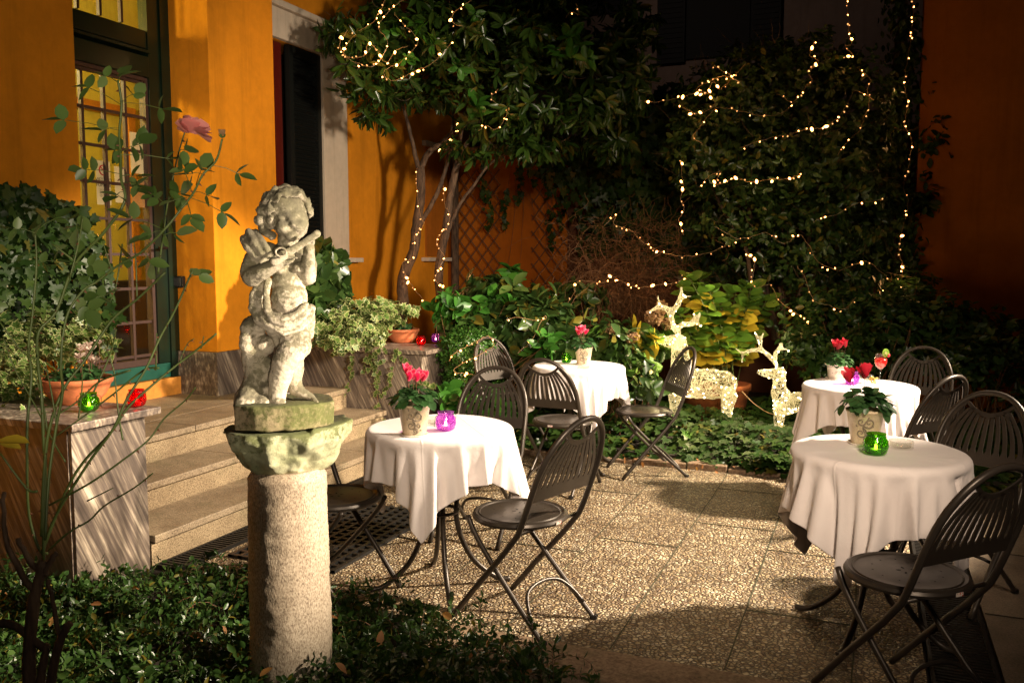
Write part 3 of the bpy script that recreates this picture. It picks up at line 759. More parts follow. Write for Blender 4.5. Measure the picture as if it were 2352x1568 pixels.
# ================================================================== TABLES
TB = [(-1.79, 3.50, 'small round steel table under white cloth nearest the statue'),
      (-1.93, 5.98, 'far left round table under white cloth in front of the boxwood'),
      (.055, 3.73, 'right front round table with the green candle jar on it'),
      (-.035, 5.68, 'far right round table carrying the red cocktail')]
TZ = .742
t0 = None
for i, (x, y, lab) in enumerate(TB):
    if t0 is None:
        t = thing('bistro_table', lab, 'table', (x, y, 0), 0, 'round bistro tables'); t0 = t
        MB().lathe([(0, TZ-.022), (.318, TZ-.022), (.325, TZ-.016), (.325, TZ-.006), (.32, TZ-.003), (0, TZ-.003)], 48).build('tabletop', M['metal'], t, False)
        for k in range(4):
            a = R(35+90*k); P = smoothpath([(.19, 0, TZ-.024), (.13, 0, .58), (.075, 0, .40), (.085, 0, .26), (.15, 0, .12), (.26, 0, .025), (.325, 0, .012)], 4)
            MB().tube([(p[0]*math.cos(a)-p[1]*math.sin(a), p[0]*math.sin(a)+p[1]*math.cos(a), p[2]) for p in P], .0125, 8).build('leg', M['metal'], t, True)
        MB().tube([(.082*math.cos(a), .082*math.sin(a), .36) for a in np.linspace(0, 6.283, 25)[:-1]], .008, 6, closed=True).build('collar', M['metal'], t, True)
    else:
        t = copy_tree(t0); t.location = (x, y, 0); t['label'] = lab; t.rotation_euler = (0, 0, R(17*i))
# ---- tablecloths: draped once each with the cloth solver, then frozen as plain meshes
def drape(x, y, rot, half, seats, seed, frames=84, n=54):
    rs = random.Random(seed)
    V = []; Fc = []
    for j in range(n+1):
        for i in range(n+1):
            u = -half+2*half*i/n; v = -half+2*half*j/n
            V.append((x+u*math.cos(rot)-v*math.sin(rot), y+u*math.sin(rot)+v*math.cos(rot), TZ+.012+rs.uniform(0, .0015)))
    for j in range(n):
        for i in range(n):
            a = j*(n+1)+i; Fc.append((a, a+1, a+n+2, a+n+1))
    cl = mesh('cloth_tmp', V, Fc, M['cloth'])
    cols = []
    def collider(c, r, z0, z1):
        o = MB().lathe([(0, z0), (r*.8, z0), (r, z0+.006), (r, z1-.008), (r-.010, z1), (r*.5, z1), (0, z1)], 64, (c[0], c[1], 0)).build('col_tmp', M['dark'])
        md = o.modifiers.new('c', 'COLLISION'); o.collision.thickness_outer = .004; o.collision.cloth_friction = 18; cols.append(o)
    collider((x, y), .328, TZ-.03, TZ)
    for s in seats: collider(s, .20, .43, .455)
    md = cl.modifiers.new('cloth', 'CLOTH'); st_ = md.settings
    st_.quality = 7; st_.mass = .25; st_.tension_stiffness = 25; st_.compression_stiffness = 20; st_.shear_stiffness = 3; st_.bending_stiffness = .06; st_.air_damping = 1.0
    st_.tension_damping = 6; st_.bending_damping = .6
    md.collision_settings.distance_min = .004; md.collision_settings.use_self_collision = True; md.collision_settings.self_distance_min = .004; md.collision_settings.collision_quality = 3
    md.point_cache.frame_start = 1; md.point_cache.frame_end = frames
    for f in range(1, frames+1): C.frame_set(f)
    dg = bpy.context.evaluated_depsgraph_get(); me = bpy.data.meshes.new_from_object(cl.evaluated_get(dg))
    for o in [cl]+cols: bpy.data.objects.remove(o)
    C.frame_set(1); return me
CLO = [(R(22.3+38), .53, [CH[0][:2], CH[2][:2]], 'white tablecloth on the left front table, its corner pointing at the paving'),
       (R(22.3+55), .54, [CH[3][:2], CH[5][:2]], 'white tablecloth on the far left table behind the chair back'),
       (R(28), .58, [CH[9][:2]], 'shaded tablecloth on the right front table with a corner lying on the chair seat'),
       (R(22.3+48), .54, [], 'tablecloth on the far right table beneath the red cocktail')]
for (x, y, _), (rot, half, seats, lab) in zip(TB, CLO):
    me = drape(x, y, rot, half, seats, int(x*100)+7)
    o = bpy.data.objects.new('tablecloth', me); link(o); tag(o, lab, 'tablecloth', 'white tablecloths')
    me.polygons.foreach_set('use_smooth', [True]*len(me.polygons))
    for v in me.vertices: v.co.x -= x; v.co.y -= y
    o.location = (x, y, 0)
    sd = o.modifiers.new('thick', 'SOLIDIFY'); sd.thickness = .0015; sd.offset = 1
    ss_ = o.modifiers.new('sub', 'SUBSURF'); ss_.levels = 1; ss_.render_levels = 1
    zt = max(v.co.z for v in me.vertices)
ZT = TZ+.0065
# ================================================================== POTS, LANTERNS, GLASS
def facing(x, y): return math.atan2(-y, -x)     # direction towards the camera position
def scroll_pts(cx, cz, r0, turns, sgn, n=22, a0=0):
    out = []
    for k in range(n):
        q = k/(n-1); r = r0*(1-q)**1.1+.0018; a = a0+sgn*turns*2*math.pi*q; out.append((cx+r*math.cos(a), cz+r*math.sin(a)))
    return out
def cyclamen(x, y, z, label, flowerm, kind='crackle', s=1.0, seed=1, nfl=6):
    t = thing('cyclamen_pot', label, 'potted flower', (x, y, z)); fa = facing(x, y)
    if kind == 'crackle':
        r0, r1, h = .044*s, .063*s, .125*s
        prof = [(0, .008), (r0, .008), (r0+.001, .012), (r1-.002, h*.93), (r1+.002, h*.94), (r1+.003, h), (r1-.004, h), (r1-.006, h*.9), (0, h*.9)]
        MB().lathe(prof, 36).build('pot', M['crackle'], t, True)
        MB().lathe([(0, 0), (r0+.004, 0), (r0+.014, .009), (r0+.012, .011), (r0+.002, .005), (0, .005)], 32).build('saucer', M['ceramic'], t, True)
        def on(u, w):   # u arc metres, w height
            r = r0+(r1-r0)*(w/h)+.0012; a = fa+u/r; return (r*math.cos(a), r*math.sin(a), w)
        o = MB()
        for cx, cz, rr_, tn, sg, a0 in ((.014, .085, .019, 1.4, 1, 3.5), (-.012, .088, .012, 1.2, -1, -.4), (-.012, .048, .018, 1.5, -1, 1.2), (.014, .048, .013, 1.3, 1, 2.6), (.002, .026, .010, 1.2, 1, 4.0)):
            P = [on(u*s, w*s) for u, w in scroll_pts(cx, cz, rr_, tn, sg, 22, a0)]
            o.tube(P, [.0022*s*(1-.5*k/22)+.0008 for k in range(22)], 5)
        o.tube([on(s*(.004+.010*math.sin(w*70)), s*w) for w in np.linspace(.018, .105, 18)], .0019*s, 5)
        for (u, w, a) in ((.024, .070, .6), (-.024, .070, 2.4), (-.02, .105, 2.0), (.022, .030, -.4), (.005, .066, 1.2)):
            P = [on(s*(u+.009*k/5*math.cos(a)), s*(w+.009*k/5*math.sin(a))) for k in range(6)]; o.tube(P, [.0006, .0026, .0034, .003, .0018, .0004], 5)
        o.build('scroll_ornament', M['ink'], t); top = h
    else:
        r0, r1, h = .058*s, .066*s, .105*s
        prof = [(0, .010), (r0-.008, .010), (r0-.004, .014), (r1-.004, h*.86), (r1+.010, h*.90), (r1+.012, h), (r1+.004, h), (r1-.004, h*.9), (0, h*.86)]
        MB().lathe(prof, 36).build('pot', M['ceramic'], t, True)
        MB().lathe([(0, 0), (r0, 0), (r0+.012, .010), (r0+.008, .012), (r0-.004, .006), (0, .006)], 32).build('saucer', M['ceramic'], t, True)
        o = MB(); rg = random.Random(seed)
        def on(u, w): r = r0+(r1-r0)*(w/h)+.0016; a = fa+u/r; return (r*math.cos(a), r*math.sin(a), w)
        for k in range(7):
            u0 = -.03+.012*(k % 4)+rg.uniform(-.003, .003)+.035*(k > 3)*.5; w0 = .045+.013*(k//4)+rg.uniform(-.004, .004)
            o.tube([on(u0+.010*j/6, w0+.0025*math.sin(j*2.1+k)) for j in range(7)], .0009, 4)
        o.tube([on(u, h*.80) for u in np.linspace(-.09, .09, 30)], .0009, 4)
        o.build('painted_lettering', M['inkblack'], t); top = h
    MB().disc((0, 0, top*.88), r1*.95, 20).build('soil', M['soil'], t)
    rg = rnd(seed); n = 130
    a = rg.uniform(0, 6.28, n); rr_ = (rg.uniform(0, 1, n)**.6)*.078*s; zz_ = top+.002+(.058*s)*(1-(rr_/(.085*s))**2)+rg.normal(0, .007, n)
    P = np.stack([rr_*np.cos(a), rr_*np.sin(a), zz_], 1)
    A = np.stack([np.cos(a), np.sin(a), -.1-1.0*(rr_/(.078*s))**2], 1)+rg.normal(0, .35, (n, 3)); Nn = np.stack([np.cos(a)*rr_*8, np.sin(a)*rr_*8, 1+0*a], 1)+rg.normal(0, .2, (n, 3))
    leaves('foliage', P, A, Nn, (.036*s)*(1+rg.uniform(-.3, .3, n)), 'broad', M['cycleaf'], t)
    sm = MB(); PP, AA, NN, SS = [], [], [], []
    for k in range(nfl):
        a = rg.uniform(0, 6.28); r_ = rg.uniform(.005, .05)*s; hh = top+rg.uniform(.075, .115)*s
        e = np.array((r_*1.2*math.cos(a), r_*1.2*math.sin(a), hh))
        sm.tube(smoothpath([(r_*.5*math.cos(a), r_*.5*math.sin(a), top+.02), (r_*.9*math.cos(a), r_*.9*math.sin(a), hh-.05), e], 3), .0013, 4)
        ta = rg.uniform(0, 6.28); tilt = np.array((math.cos(ta), math.sin(ta), 0))*.35
        for q in range(5):
            b = q*1.2566+rg.uniform(-.2, .2); d = np.array((math.cos(b), math.sin(b), 0))
            PP.append(e+d*.004*s); AA.append(d*.42+np.array((0, 0, 1))+tilt); NN.append(-d+rg.normal(0, .12, 3)); SS.append(.046*s*rg.uniform(.85, 1.15))
    sm.build('stems', M['stemred'], t)
    leaves('flowers', PP, AA, NN, SS, 'petal', flowerm, t)
    return t
def tabpt(i, px, py): p = onz(px, py, ZT); return p[0], p[1]
def topz(): return ZT
x, y = tabpt(0, 952, 1000); cyclamen(x, y, ZT, 'pink cyclamen in a cream scroll pot on the left front table', M['petalpink'], seed=3, nfl=7, s=1.12)
x, y = tabpt(1, 1340, 838); cyclamen(x, y, ZT, 'small pink red cyclamen in a cream scroll pot on the far left table', M['petalpink'], seed=8, nfl=8, s=1.05)
x, y = tabpt(2, 1985, 1020); cyclamen(x, y, ZT, 'dark red cyclamen in a golden crackled pot on the right front table', M['petalred'], seed=12, nfl=5, s=1.18)
x, y = tabpt(3, 1922, 871); cyclamen(x, y, ZT, 'bright red cyclamen in a white ceramic pot beside the cocktail', M['petalpink'] if False else M['petalred'], 'white', seed=21, nfl=9, s=1.0)
def lantern(x, y, z, label, gm, gcol, s=1.0, yaw=0.0, power=.25):
    t = thing('candle_lantern', label, 'candle holder', (x, y, z), yaw, 'small coloured glass candle jars')
    r = .042*s
    prof = [(0, .002), (r*.55, .002), (r*.85, .012*s), (r*1.0, .034*s), (r*.93, .054*s), (r*.74, .067*s), (r*.72, .071*s), (r*.80, .077*s), (r*.78, .079*s), (r*.70, .073*s), (r*.68, .067*s), (r*.88, .052*s), (r*.95, .034*s), (r*.8, .015*s), (r*.5, .006), (0, .006)]
    MB().lathe(prof, 28).build('jar', gm, t, True)
    cn = MB().lathe([(0, .008), (.017*s, .008), (.0175*s, .024*s), (0, .023*s)], 16).build('tealight', M['wax'], t)
    MB().ball((0, 0, .031*s), (.0050*s, .0050*s, .0100*s), 8).build('flame', M['flame'], cn)
    hw = MB(); hw.tube([(r*.77*math.cos(a), r*.77*math.sin(a), .069*s) for a in np.linspace(0, 6.283, 21)[:-1]], .0011, 4, closed=True)
    hw.tube(smoothpath([(r*.78, 0, .069*s), (r*1.10, 0, .062*s), (r*1.12, .01, .035*s), (r*.7, .034*s, .015*s), (0, r*1.03, .022*s), (-r*.7, .034*s, .015*s), (-r*1.12, .01, .035*s), (-r*1.1, 0, .062*s), (-r*.78, 0, .069*s)], 3), .0011, 4)
    hw.build('wire_handle', M['handle'], t)
    lt = bpy.data.lights.new('candle_light', 'POINT'); lt.energy = power*.07; lt.color = gcol; lt.shadow_soft_size = .012
    lo = bpy.data.objects.new('candle_light', lt); lo.location = (0, 0, .047*s); link(lo, t)
    return t
x, y = tabpt(0, 1024, 990); lantern(x, y, ZT, 'purple glass candle jar on the left front table', M['g_purple'], (1, .25, 1), 1.12, 1.0, .35)
x, y = tabpt(1, 1301, 834); lantern(x, y, ZT, 'green glass candle jar on the far left table', M['g_green'], (.6, 1, .2), .95, 0, .15)
x, y = tabpt(2, 2011, 1046); lantern(x, y, ZT, 'green glass candle jar with wire handle on the right front table', M['g_green'], (.8, 1, .2), 1.12, 2.0, .35)
x, y = tabpt(3, 1957, 884); lantern(x, y, ZT, 'violet glass candle jar beside the white flower pot', M['g_purple'], (1, .3, 1), 1.05, .4, .3)
def ashtray(x, y, z, label):
    t = tag(MB().lathe([(0, .001), (.045, .001), (.047, .005), (.0485, .030), (.046, .033), (.041, .031), (.039, .010), (.03, .007), (0, .007)], 30).build('ashtray', M['clear'], None, True, (x, y, z)), label, 'ashtray', 'clear glass ashtrays'); return t
x, y = tabpt(0, 996, 975); ashtray(x, y, ZT, 'clear glass ashtray behind the cream pot on the left front table')
x, y = tabpt(1, 1341, 847); ashtray(x, y, ZT, 'clear glass ashtray in front of the far left cyclamen')
x, y = tabpt(2, 2069, 1030); ashtray(x, y, ZT, 'clear glass ashtray right of the green candle jar')
x, y = tabpt(3, 1988, 872); ashtray(x, y, ZT, 'clear glass ashtray behind the snack bowl')
# cocktail
x, y = tabpt(3, 2021, 882)
g = thing('cocktail_glass', 'stemmed glass of red drink with a kiwi slice on its rim', 'drink', (x, y, ZT))
MB().lathe([(0, .001), (.033, .001), (.033, .003), (.006, .006), (.0035, .012), (.0035, .085), (.010, .093), (.030, .112), (.038, .138), (.036, .165), (.031, .188), (.0295, .188), (.0345, .165), (.0365, .138), (.0285, .113), (.008, .096), (0, .095)], 30).build('glass', M['clear'], g, True)
MB().lathe([(0, .0965), (.010, .098), (.0275, .114), (.0355, .138), (.0345, .158), (0, .158)], 26).build('drink', M['drink'], g, True)
fr_ = R(22.3)
kw = MB(); ax = np.array((math.cos(fr_), math.sin(fr_), 0)); az = np.array((0, 0, 1.)); an = np.array((math.sin(fr_), -math.cos(fr_), 0))
kc = ax*.028+az*.192
for rr_, off, mi in ((.024, 0, 0), (.009, .0035, 1)):
    ring = [kc+ax*rr_*.85*math.cos(q)+az*rr_*1.15*math.sin(q) for q in np.linspace(0, 6.283, 19)[:-1]]
    kw.add([p+an*(.003+off*.3) for p in ring]+[p-an*.003 for p in ring], [tuple(range(18)), tuple(range(35, 17, -1))]+[(i, (i+1) % 18, 18+(i+1) % 18, 18+i) for i in range(18)], mi)
for q in np.linspace(0, 6.283, 13)[:-1]: p = kc+ax*.0125*math.cos(q)+az*.0165*math.sin(q)+an*.0032; kw.ball(tuple(p), .0013, 4, 2)
kw.build('kiwi_slice', [M['kiwi'], M['kiwic'], M['inkblack']], g)
MB().ball(tuple(ax*.046+az*.178+an*-.004), (.011, .011, .013), 10).build('red_berry', M['inkred'], g, True)
x, y = tabpt(3, 2003, 889)
g = thing('snack_bowl', 'little clear glass bowl of yellow crisps between the jar and the cocktail', 'bowl', (x, y, ZT))
MB().lathe([(0, .001), (.024, .001), (.024, .003), (.010, .007), (.022, .022), (.044, .050), (.0425, .050), (.020, .024), (0, .016)], 26).build('bowl', M['clear'], g, True)
rg = random.Random(4)
for k in range(11):
    a = rg.uniform(0, 6.28); r_ = rg.uniform(0, .024); cb = MB().ball((0, 0, 0), (.015, .011, .006), 8)
    o = cb.build('crisp', M['snack'], g, True, (r_*math.cos(a), r_*math.sin(a), .035+.010*(k % 3))); o.rotation_euler = (rg.uniform(-1, 1), rg.uniform(-1, 1), a)
# lanterns and bowls on the planters
p = onz(205, 945, .79); lantern(p[0], p[1], .79, 'green glass candle jar on the dark planter left of the steps', M['g_green'], (.7, 1, .2), 1.15, .6, .25)
lantern(-3.30, 3.205, .79, 'red glass candle jar at the corner of the left planter', M['g_red'], (1, .12, .1), 1.1, 1.4, .25)
p = onz(967, 793, .80); lantern(p[0], p[1], .80, 'round red glass candle jar beside the terracotta bowl', M['g_red'], (1, .1, .1), 1.0, .3, .2)
p = onz(1001, 786, .80); lantern(p[0], p[1], .80, 'purple glass candle jar at the end of the granite planter', M['g_purple'], (1, .3, 1), .95, .9, .2)
def bowl(px, py, z, R_, h, label, seed, flowers, fm):
    p = onz(px, py, z); t = thing('terracotta_bowl', label, 'plant pot', (p[0], p[1], z))
    prof = [(0, 0), (R_*.55, 0), (R_*.60, .006), (R_*.62, .012), (R_*.80, h*.35), (R_*.805, h*.38), (R_*.9, h*.6), (R_*.905, h*.63), (R_*.96, h*.78), (R_*1.0, h*.80), (R_*1.02, h*.97), (R_*1.0, h), (R_*.95, h), (R_*.92, h*.85), (0, h*.85)]
    MB().lathe(prof, 40).build('bowl', M['terra'], t, True)
    MB().disc((0, 0, h*.87), R_*.93, 24).build('soil', M['soil'], t)
    rg = rnd(seed); P, A, Nn, S, c = clumps(rg, (0, 0, h*.9), (R_*.95, R_*.95, h*.6), 60, 5, .038, .02, .3, h*.85)
    leaves('foliage', P, A, Nn, S, 'broad', M['cycleaf'], t)
    if flowers:
        sm = MB(); PP, AA, NN, SS = [], [], [], []
        for k in range(flowers):
            a = rg.uniform(-.9, 1.3)+R(22.3); r_ = rg.uniform(.2, .75)*R_; e = np.array((r_*math.cos(a), r_*math.sin(a), h+rg.uniform(.05, .16)))
            sm.tube([(e[0]*.7, e[1]*.7, h*.9), (e[0]*.95, e[1]*.95, h+.04), tuple(e)], .0013, 4)
            for q in range(5):
                b = q*1.2566+rg.uniform(-.2, .2); d = np.array((math.cos(b), math.sin(b), 0)); PP.append(e); AA.append(d*.8+np.array((0, 0, .7))); NN.append(-d+rg.normal(0, .3, 3)); SS.append(.034)
        sm.build('stems', M['stemred'], t); leaves('flowers', PP, AA, NN, SS, 'petal', fm, t)
    return t
bowl(924, 786, .80, .148, .118, 'ribbed terracotta bowl of small plants on the right granite planter', 5, 3, M['petalpink'])
bowl(178, 925, .79, .17, .13, 'wide terracotta bowl of white cyclamen on the left planter', 6, 16, M['petalwhite'])
# ================================================================== STATUE
def ico(sub=2):
    bm = bmesh.new(); bmesh.ops.create_icosphere(bm, subdivisions=sub, radius=1)
    V = np.array([v.co[:] for v in bm.verts]); Fc = [[v.index for v in f.verts] for f in bm.faces]; bm.free(); return V, Fc
ICO = ico(2)
def blobs(spheres, voxel, smooth=4, shaggy=None):
    """union of ellipsoids melted together by a voxel remesh; returns (V, F)"""
    V = []; Fc = []
    iv, iF = ICO
    for s in spheres:
        c = np.array(s[:3]); r = np.array(s[3] if isinstance(s[3], (tuple, list)) else (s[3],)*3)
        b = len(V)*len(iv) if False else sum(1 for _ in ())
        V.append(iv*r+c)
    n = len(iv); VV = np.concatenate(V); FF = [[i+k*n for i in f] for k in range(len(V)) for f in iF]
    me = bpy.data.meshes.new('tmp'); me.from_pydata(VV.tolist(), [], FF); o = bpy.data.objects.new('tmp', me); COL.objects.link(o)
    md = o.modifiers.new('r', 'REMESH'); md.mode = 'VOXEL'; md.voxel_size = voxel
    if smooth: sm = o.modifiers.new('s', 'SMOOTH'); sm.iterations = smooth; sm.factor = .5
    dg = bpy.context.evaluated_depsgraph_get(); m2 = bpy.data.meshes.new_from_object(o.evaluated_get(dg)); bpy.data.objects.remove(o)
    return m2
def seg(a, b, ra, rb, n=None):
    a = np.array(a, float); b = np.array(b, float); L = np.linalg.norm(b-a)
    n = n or max(2, int(L/(min(ra, rb)*.35))+1)
    return [tuple(a+(b-a)*t)+(ra+(rb-ra)*t,) for t in np.linspace(0, 1, n)]
def chain(pts):   # pts: (x,y,z,r)
    out = []
    for p, q in zip(pts, pts[1:]): out += seg(p[:3], q[:3], p[3], q[3])
    return out
from mathutils import noise as mnoise
def roughen(me, amp, sc, amp2=0, sc2=1, seed=0):
    for v, nr in zip(me.vertices, [Vector(n.vector) for n in me.vertex_normals]):
        p = v.co; d = amp*mnoise.noise(p*sc+Vector((seed, 0, 0)))
        if amp2: d += amp2*mnoise.fractal(p*sc2, 1.0, 2.0, 3)
        v.co = p+nr*d
def put(me, name, m, parent):
    me.materials.clear(); me.materials.append(m); me.polygons.foreach_set('use_smooth', [True]*len(me.polygons)); me.name = name
    o = bpy.data.objects.new(name, me); return link(o, parent)
KS = .000657
SP = at(657, 972, 3.03)            # base of the plinth, in space
TH = math.atan2(-SP[0], SP[1])
statue = thing('cherub_statue', 'weathered mossy stone cherub playing a small fiddle beside a tree stump', 'statue', tuple(SP), TH)
def Q(x, y, d=0.0): return ((x-400)*KS, d, (1300-y)*KS)
def q4(x, y, d, r): return Q(x, y, d)+(r*KS,)
B = []
# head: big child skull turned a little to the image right and tilted down
hx, hy, hd = 428, 205, -.010
B += [Q(hx-2, hy-22, .012)+((112*KS, 112*KS, 112*KS),), Q(hx+22, hy+42, -.012)+((92*KS, 92*KS, 98*KS),)]
B += [q4(hx+52, hy+62, -.048, 44), q4(hx-18, hy+66, -.052, 40), q4(hx+22, hy+108, -.048, 34)]           # cheeks, chin
B += [q4(hx+26, hy+40, -.066, 12), q4(hx+30, hy+54, -.072, 14), q4(hx+20, hy+24, -.062, 11)]             # nose
B += [Q(hx+60, hy+16, -.050)+((30*KS, 12*KS, 10*KS),), Q(hx-22, hy+18, -.054)+((30*KS, 12*KS, 10*KS),)]   # brows
B += [Q(hx+22, hy+82, -.066)+((20*KS, 10*KS, 7*KS),), Q(hx+22, hy+94, -.062)+((17*KS, 10*KS, 7*KS),)]     # lips
B += [q4(hx+94, hy+42, .0, 18), q4(hx-78, hy+60, .0, 20)]                                               # ears
B += chain([q4(430, 330, .0, 55), q4(432, 400, .01, 62)])                                              # neck
# torso
B += [Q(425, 470, .012)+((100*KS, 72*KS, 95*KS),), Q(430, 560, -.002)+((92*KS, 74*KS, 95*KS),), Q(432, 640, -.016)+((98*KS, 88*KS, 98*KS),), Q(425, 730, .0)+((105*KS, 84*KS, 85*KS),)]
B += [q4(385, 480, -.035, 32), q4(480, 480, -.032, 32)]
# bow arm on the image left: shoulder, elbow low, forearm across the chest
B += chain([q4(330, 400, .012, 58), q4(262, 440, .005, 58), q4(240, 500, -.012, 55), q4(248, 528, -.030, 50)])
B += chain([q4(248, 525, -.034, 50), q4(300, 500, -.062, 45), q4(350, 470, -.078, 36), q4(392, 452, -.088, 28)])
B += chain([q4(392, 452, -.090, 26), q4(420, 440, -.094, 22)])
for k, (dx, dy, ln) in enumerate(((8, -22, 34), (10, -8, 40), (10, 6, 40), (8, 19, 32))):                # fingers
    x0, y0 = 412+dx, 440+dy; B += chain([q4(x0, y0, -.100, 9.5), q4(x0+ln*.6, y0-12, -.106, 8.5), q4(x0+ln*.95, y0-14, -.098, 7)])
B += chain([q4(398, 432, -.096, 10), q4(410, 405, -.103, 9), q4(425, 396, -.104, 7.5)])                 # thumb
# other arm on the image right: bent up to hold the neck of the fiddle
B += chain([q4(500, 405, .012, 56), q4(530, 470, .004, 50), q4(527, 528, -.018, 46)])
B += chain([q4(527, 520, -.022, 44), q4(532, 440, -.050, 36), q4(535, 380, -.070, 30)])
for k in range(4):
    B += chain([q4(520+k*12, 362-k*7, -.084, 9.5), q4(512+k*12, 340-k*7, -.098, 9), q4(508+k*12, 352-k*6, -.112, 7)])
B += chain([q4(548, 372, -.070, 11), q4(556, 345, -.088, 9), q4(552, 330, -.098, 8)])
# shoulder feathers / folded cloth over the bow arm shoulder
B += chain([q4(212, 330, -.005, 22), q4(232, 372, -.022, 25), q4(276, 425, -.035, 21)])
B += chain([q4(238, 296, -.012, 20), q4(262, 345, -.032, 24), q4(302, 405, -.046, 20)])
B += chain([q4(272, 292, -.010, 16), q4(300, 340, -.036, 21), q4(330, 390, -.052, 18)])
# hips and legs
B += [Q(405, 800, .004)+((100*KS, 80*KS, 62*KS),)]
B += chain([q4(452, 820, -.020, 88), q4(462, 880, -.046, 80), q4(436, 915, -.064, 74), q4(400, 960, -.062, 68), q4(378, 1040, -.046, 62), q4(362, 1110, -.036, 50), q4(358, 1160, -.034, 46)])
B += chain([q4(358, 1165, -.036, 42), q4(372, 1195, -.066, 34), q4(398, 1222, -.092, 27)])
for k in range(5): B += chain([q4(384+k*12, 1226-k*5, -.104-.002*k, 11-.9*k), q4(392+k*12, 1234-k*5, -.120+.004*k, 9-.8*k)])
B += chain([q4(398, 830, .02, 75), q4(440, 930, .012, 62), q4(448, 1010, .014, 54), q4(446, 1080, .012, 42), q4(452, 1110, .008, 42)])
B += chain([q4(452, 1118, .004, 38), q4(492, 1140, -.014, 28), q4(530, 1156, -.026, 20)])
for k in range(5): B += chain([q4(528+k*4, 1152+k*5, -.020-.007*k, 10), q4(546+k*4, 1158+k*5, -.026-.008*k, 8)])
body = blobs(B, .0040, 2)
for v in body.vertices:        # carved eye sockets, mouth and navel
    for ex, ey, ed, dep, sg in ((hx+56, hy+34, -.056, .0085, .0085), (hx-10, hy+36, -.060, .0085, .0085), (432, 655, -.075, .006, .006), (hx+22, hy+82, -.068, .004, .006)):
        q = Vector(Q(ex, ey, ed)); dd = (v.co-q); dd.y *= .5; v.co.y += dep*math.exp(-dd.length_squared/(2*sg*sg))
roughen(body, .0018, 30, .0011, 90)
put(body, 'body', M['statue'], statue)
# hair: heavy eroded curls
rg = random.Random(11); HB = []
for k in range(210):
    u = rg.uniform(0, 6.28); w = rg.uniform(-.6, 1.0)
    r_ = math.sqrt(max(0, 1-w*w)); d = np.array((r_*math.cos(u), r_*math.sin(u), w))
    if float(np.dot(d, nrmz(np.array((.34, -.90, -.34))))) > .50: continue
    if d[2] < -.15 and d[0] > .3: continue
    c = np.array(Q(hx-2, hy-18, .014)); s_ = 116*KS; e1 = nrmz(np.cross(d, (rg.uniform(-1, 1), rg.uniform(-1, 1), rg.uniform(-1, 1)))); e2 = np.cross(d, e1); r0 = rg.uniform(.006, .011)
    for q in range(6):
        a_ = q*.75; rr_ = .013*(1-q*.12); HB.append(tuple(c+nrmz(d+e1*rr_/s_*math.cos(a_)+e2*rr_/s_*math.sin(a_))*(s_*1.02+.002*q))+(r0*(1-.07*q),))
HB += [Q(hx-6, hy-28, .026)+((110*KS, 104*KS, 108*KS),)]
for a, b in ((290, 190), (283, 240), (300, 285), (318, 305), (345, 318)): HB.append(q4(a+8, b-5, -.02, rg.uniform(20, 30)))
hair = blobs(HB, .0038, 1); roughen(hair, .004, 45, .0018, 110, 3); put(hair, 'hair', M['plinth'] if False else M['statue'], statue)
# fiddle and stick
FB = chain([q4(364, 446, -.110, 26), q4(400, 420, -.112, 28), q4(430, 402, -.112, 23), q4(470, 378, -.112, 21), q4(520, 345, -.112, 19), q4(560, 318, -.110, 20), q4(572, 308, -.110, 22)])
FB = [(x, y, z, (r, r*.62, r)) for x, y, z, r in FB]
FB += [(x, y, z, r) for x, y, z, r in chain([q4(330, 430, -.100, 8), q4(470, 428, -.118, 7)])]
fd = blobs(FB, .0035, 2); roughen(fd, .0012, 60); put(fd, 'fiddle', M['statue'], statue)
MB().tube([tuple(np.array(Q(395, 400, -.132))+np.array((.017*math.cos(a), 0, .014*math.sin(a)))) for a in np.linspace(0, 6.283, 20)[:-1]], .0035, 6, closed=True).build('sound_hole_ring', M['statue'], statue, True)
# drapery swag
DB = []
def band(pts, flat=.55):
    out = []
    for x, y, z, r in chain(pts): out.append((x, y, z, (r, r*flat, r)))
    return out
DB += band([q4(300, 560, -.022, 34), q4(268, 620, -.018, 38), q4(262, 680, -.022, 40), q4(290, 740, -.040, 40), q4(345, 782, -.060, 36), q4(410, 796, -.072, 32), q4(470, 780, -.068, 30), q4(520, 740, -.048, 28), q4(540, 690, -.022, 26)])
DB += band([q4(330, 545, -.040, 20), q4(316, 620, -.050, 20), q4(322, 690, -.062, 21), q4(352, 745, -.074, 21), q4(410, 765, -.084, 20), q4(470, 745, -.080, 20), q4(525, 690, -.056, 20)])
DB += band([q4(350, 715, -.070, 15), q4(400, 730, -.086, 15), q4(460, 712, -.086, 15), q4(515, 665, -.062, 16)])
DB += band([q4(285, 600, -.030, 12), q4(280, 690, -.042, 12), q4(312, 760, -.064, 12), q4(400, 815, -.082, 12), q4(490, 790, -.072, 12)], .9)
DB += band([q4(535, 700, -.020, 26), q4(535, 760, -.024, 28), q4(530, 830, -.030, 24)])
DB += band([q4(512, 760, -.036, 13), q4(508, 800, -.044, 12), q4(520, 845, -.042, 10)], .9)
dp = blobs(DB, .004, 1); roughen(dp, .0018, 40, .001, 100, 5); put(dp, 'drapery', M['statue'], statue)
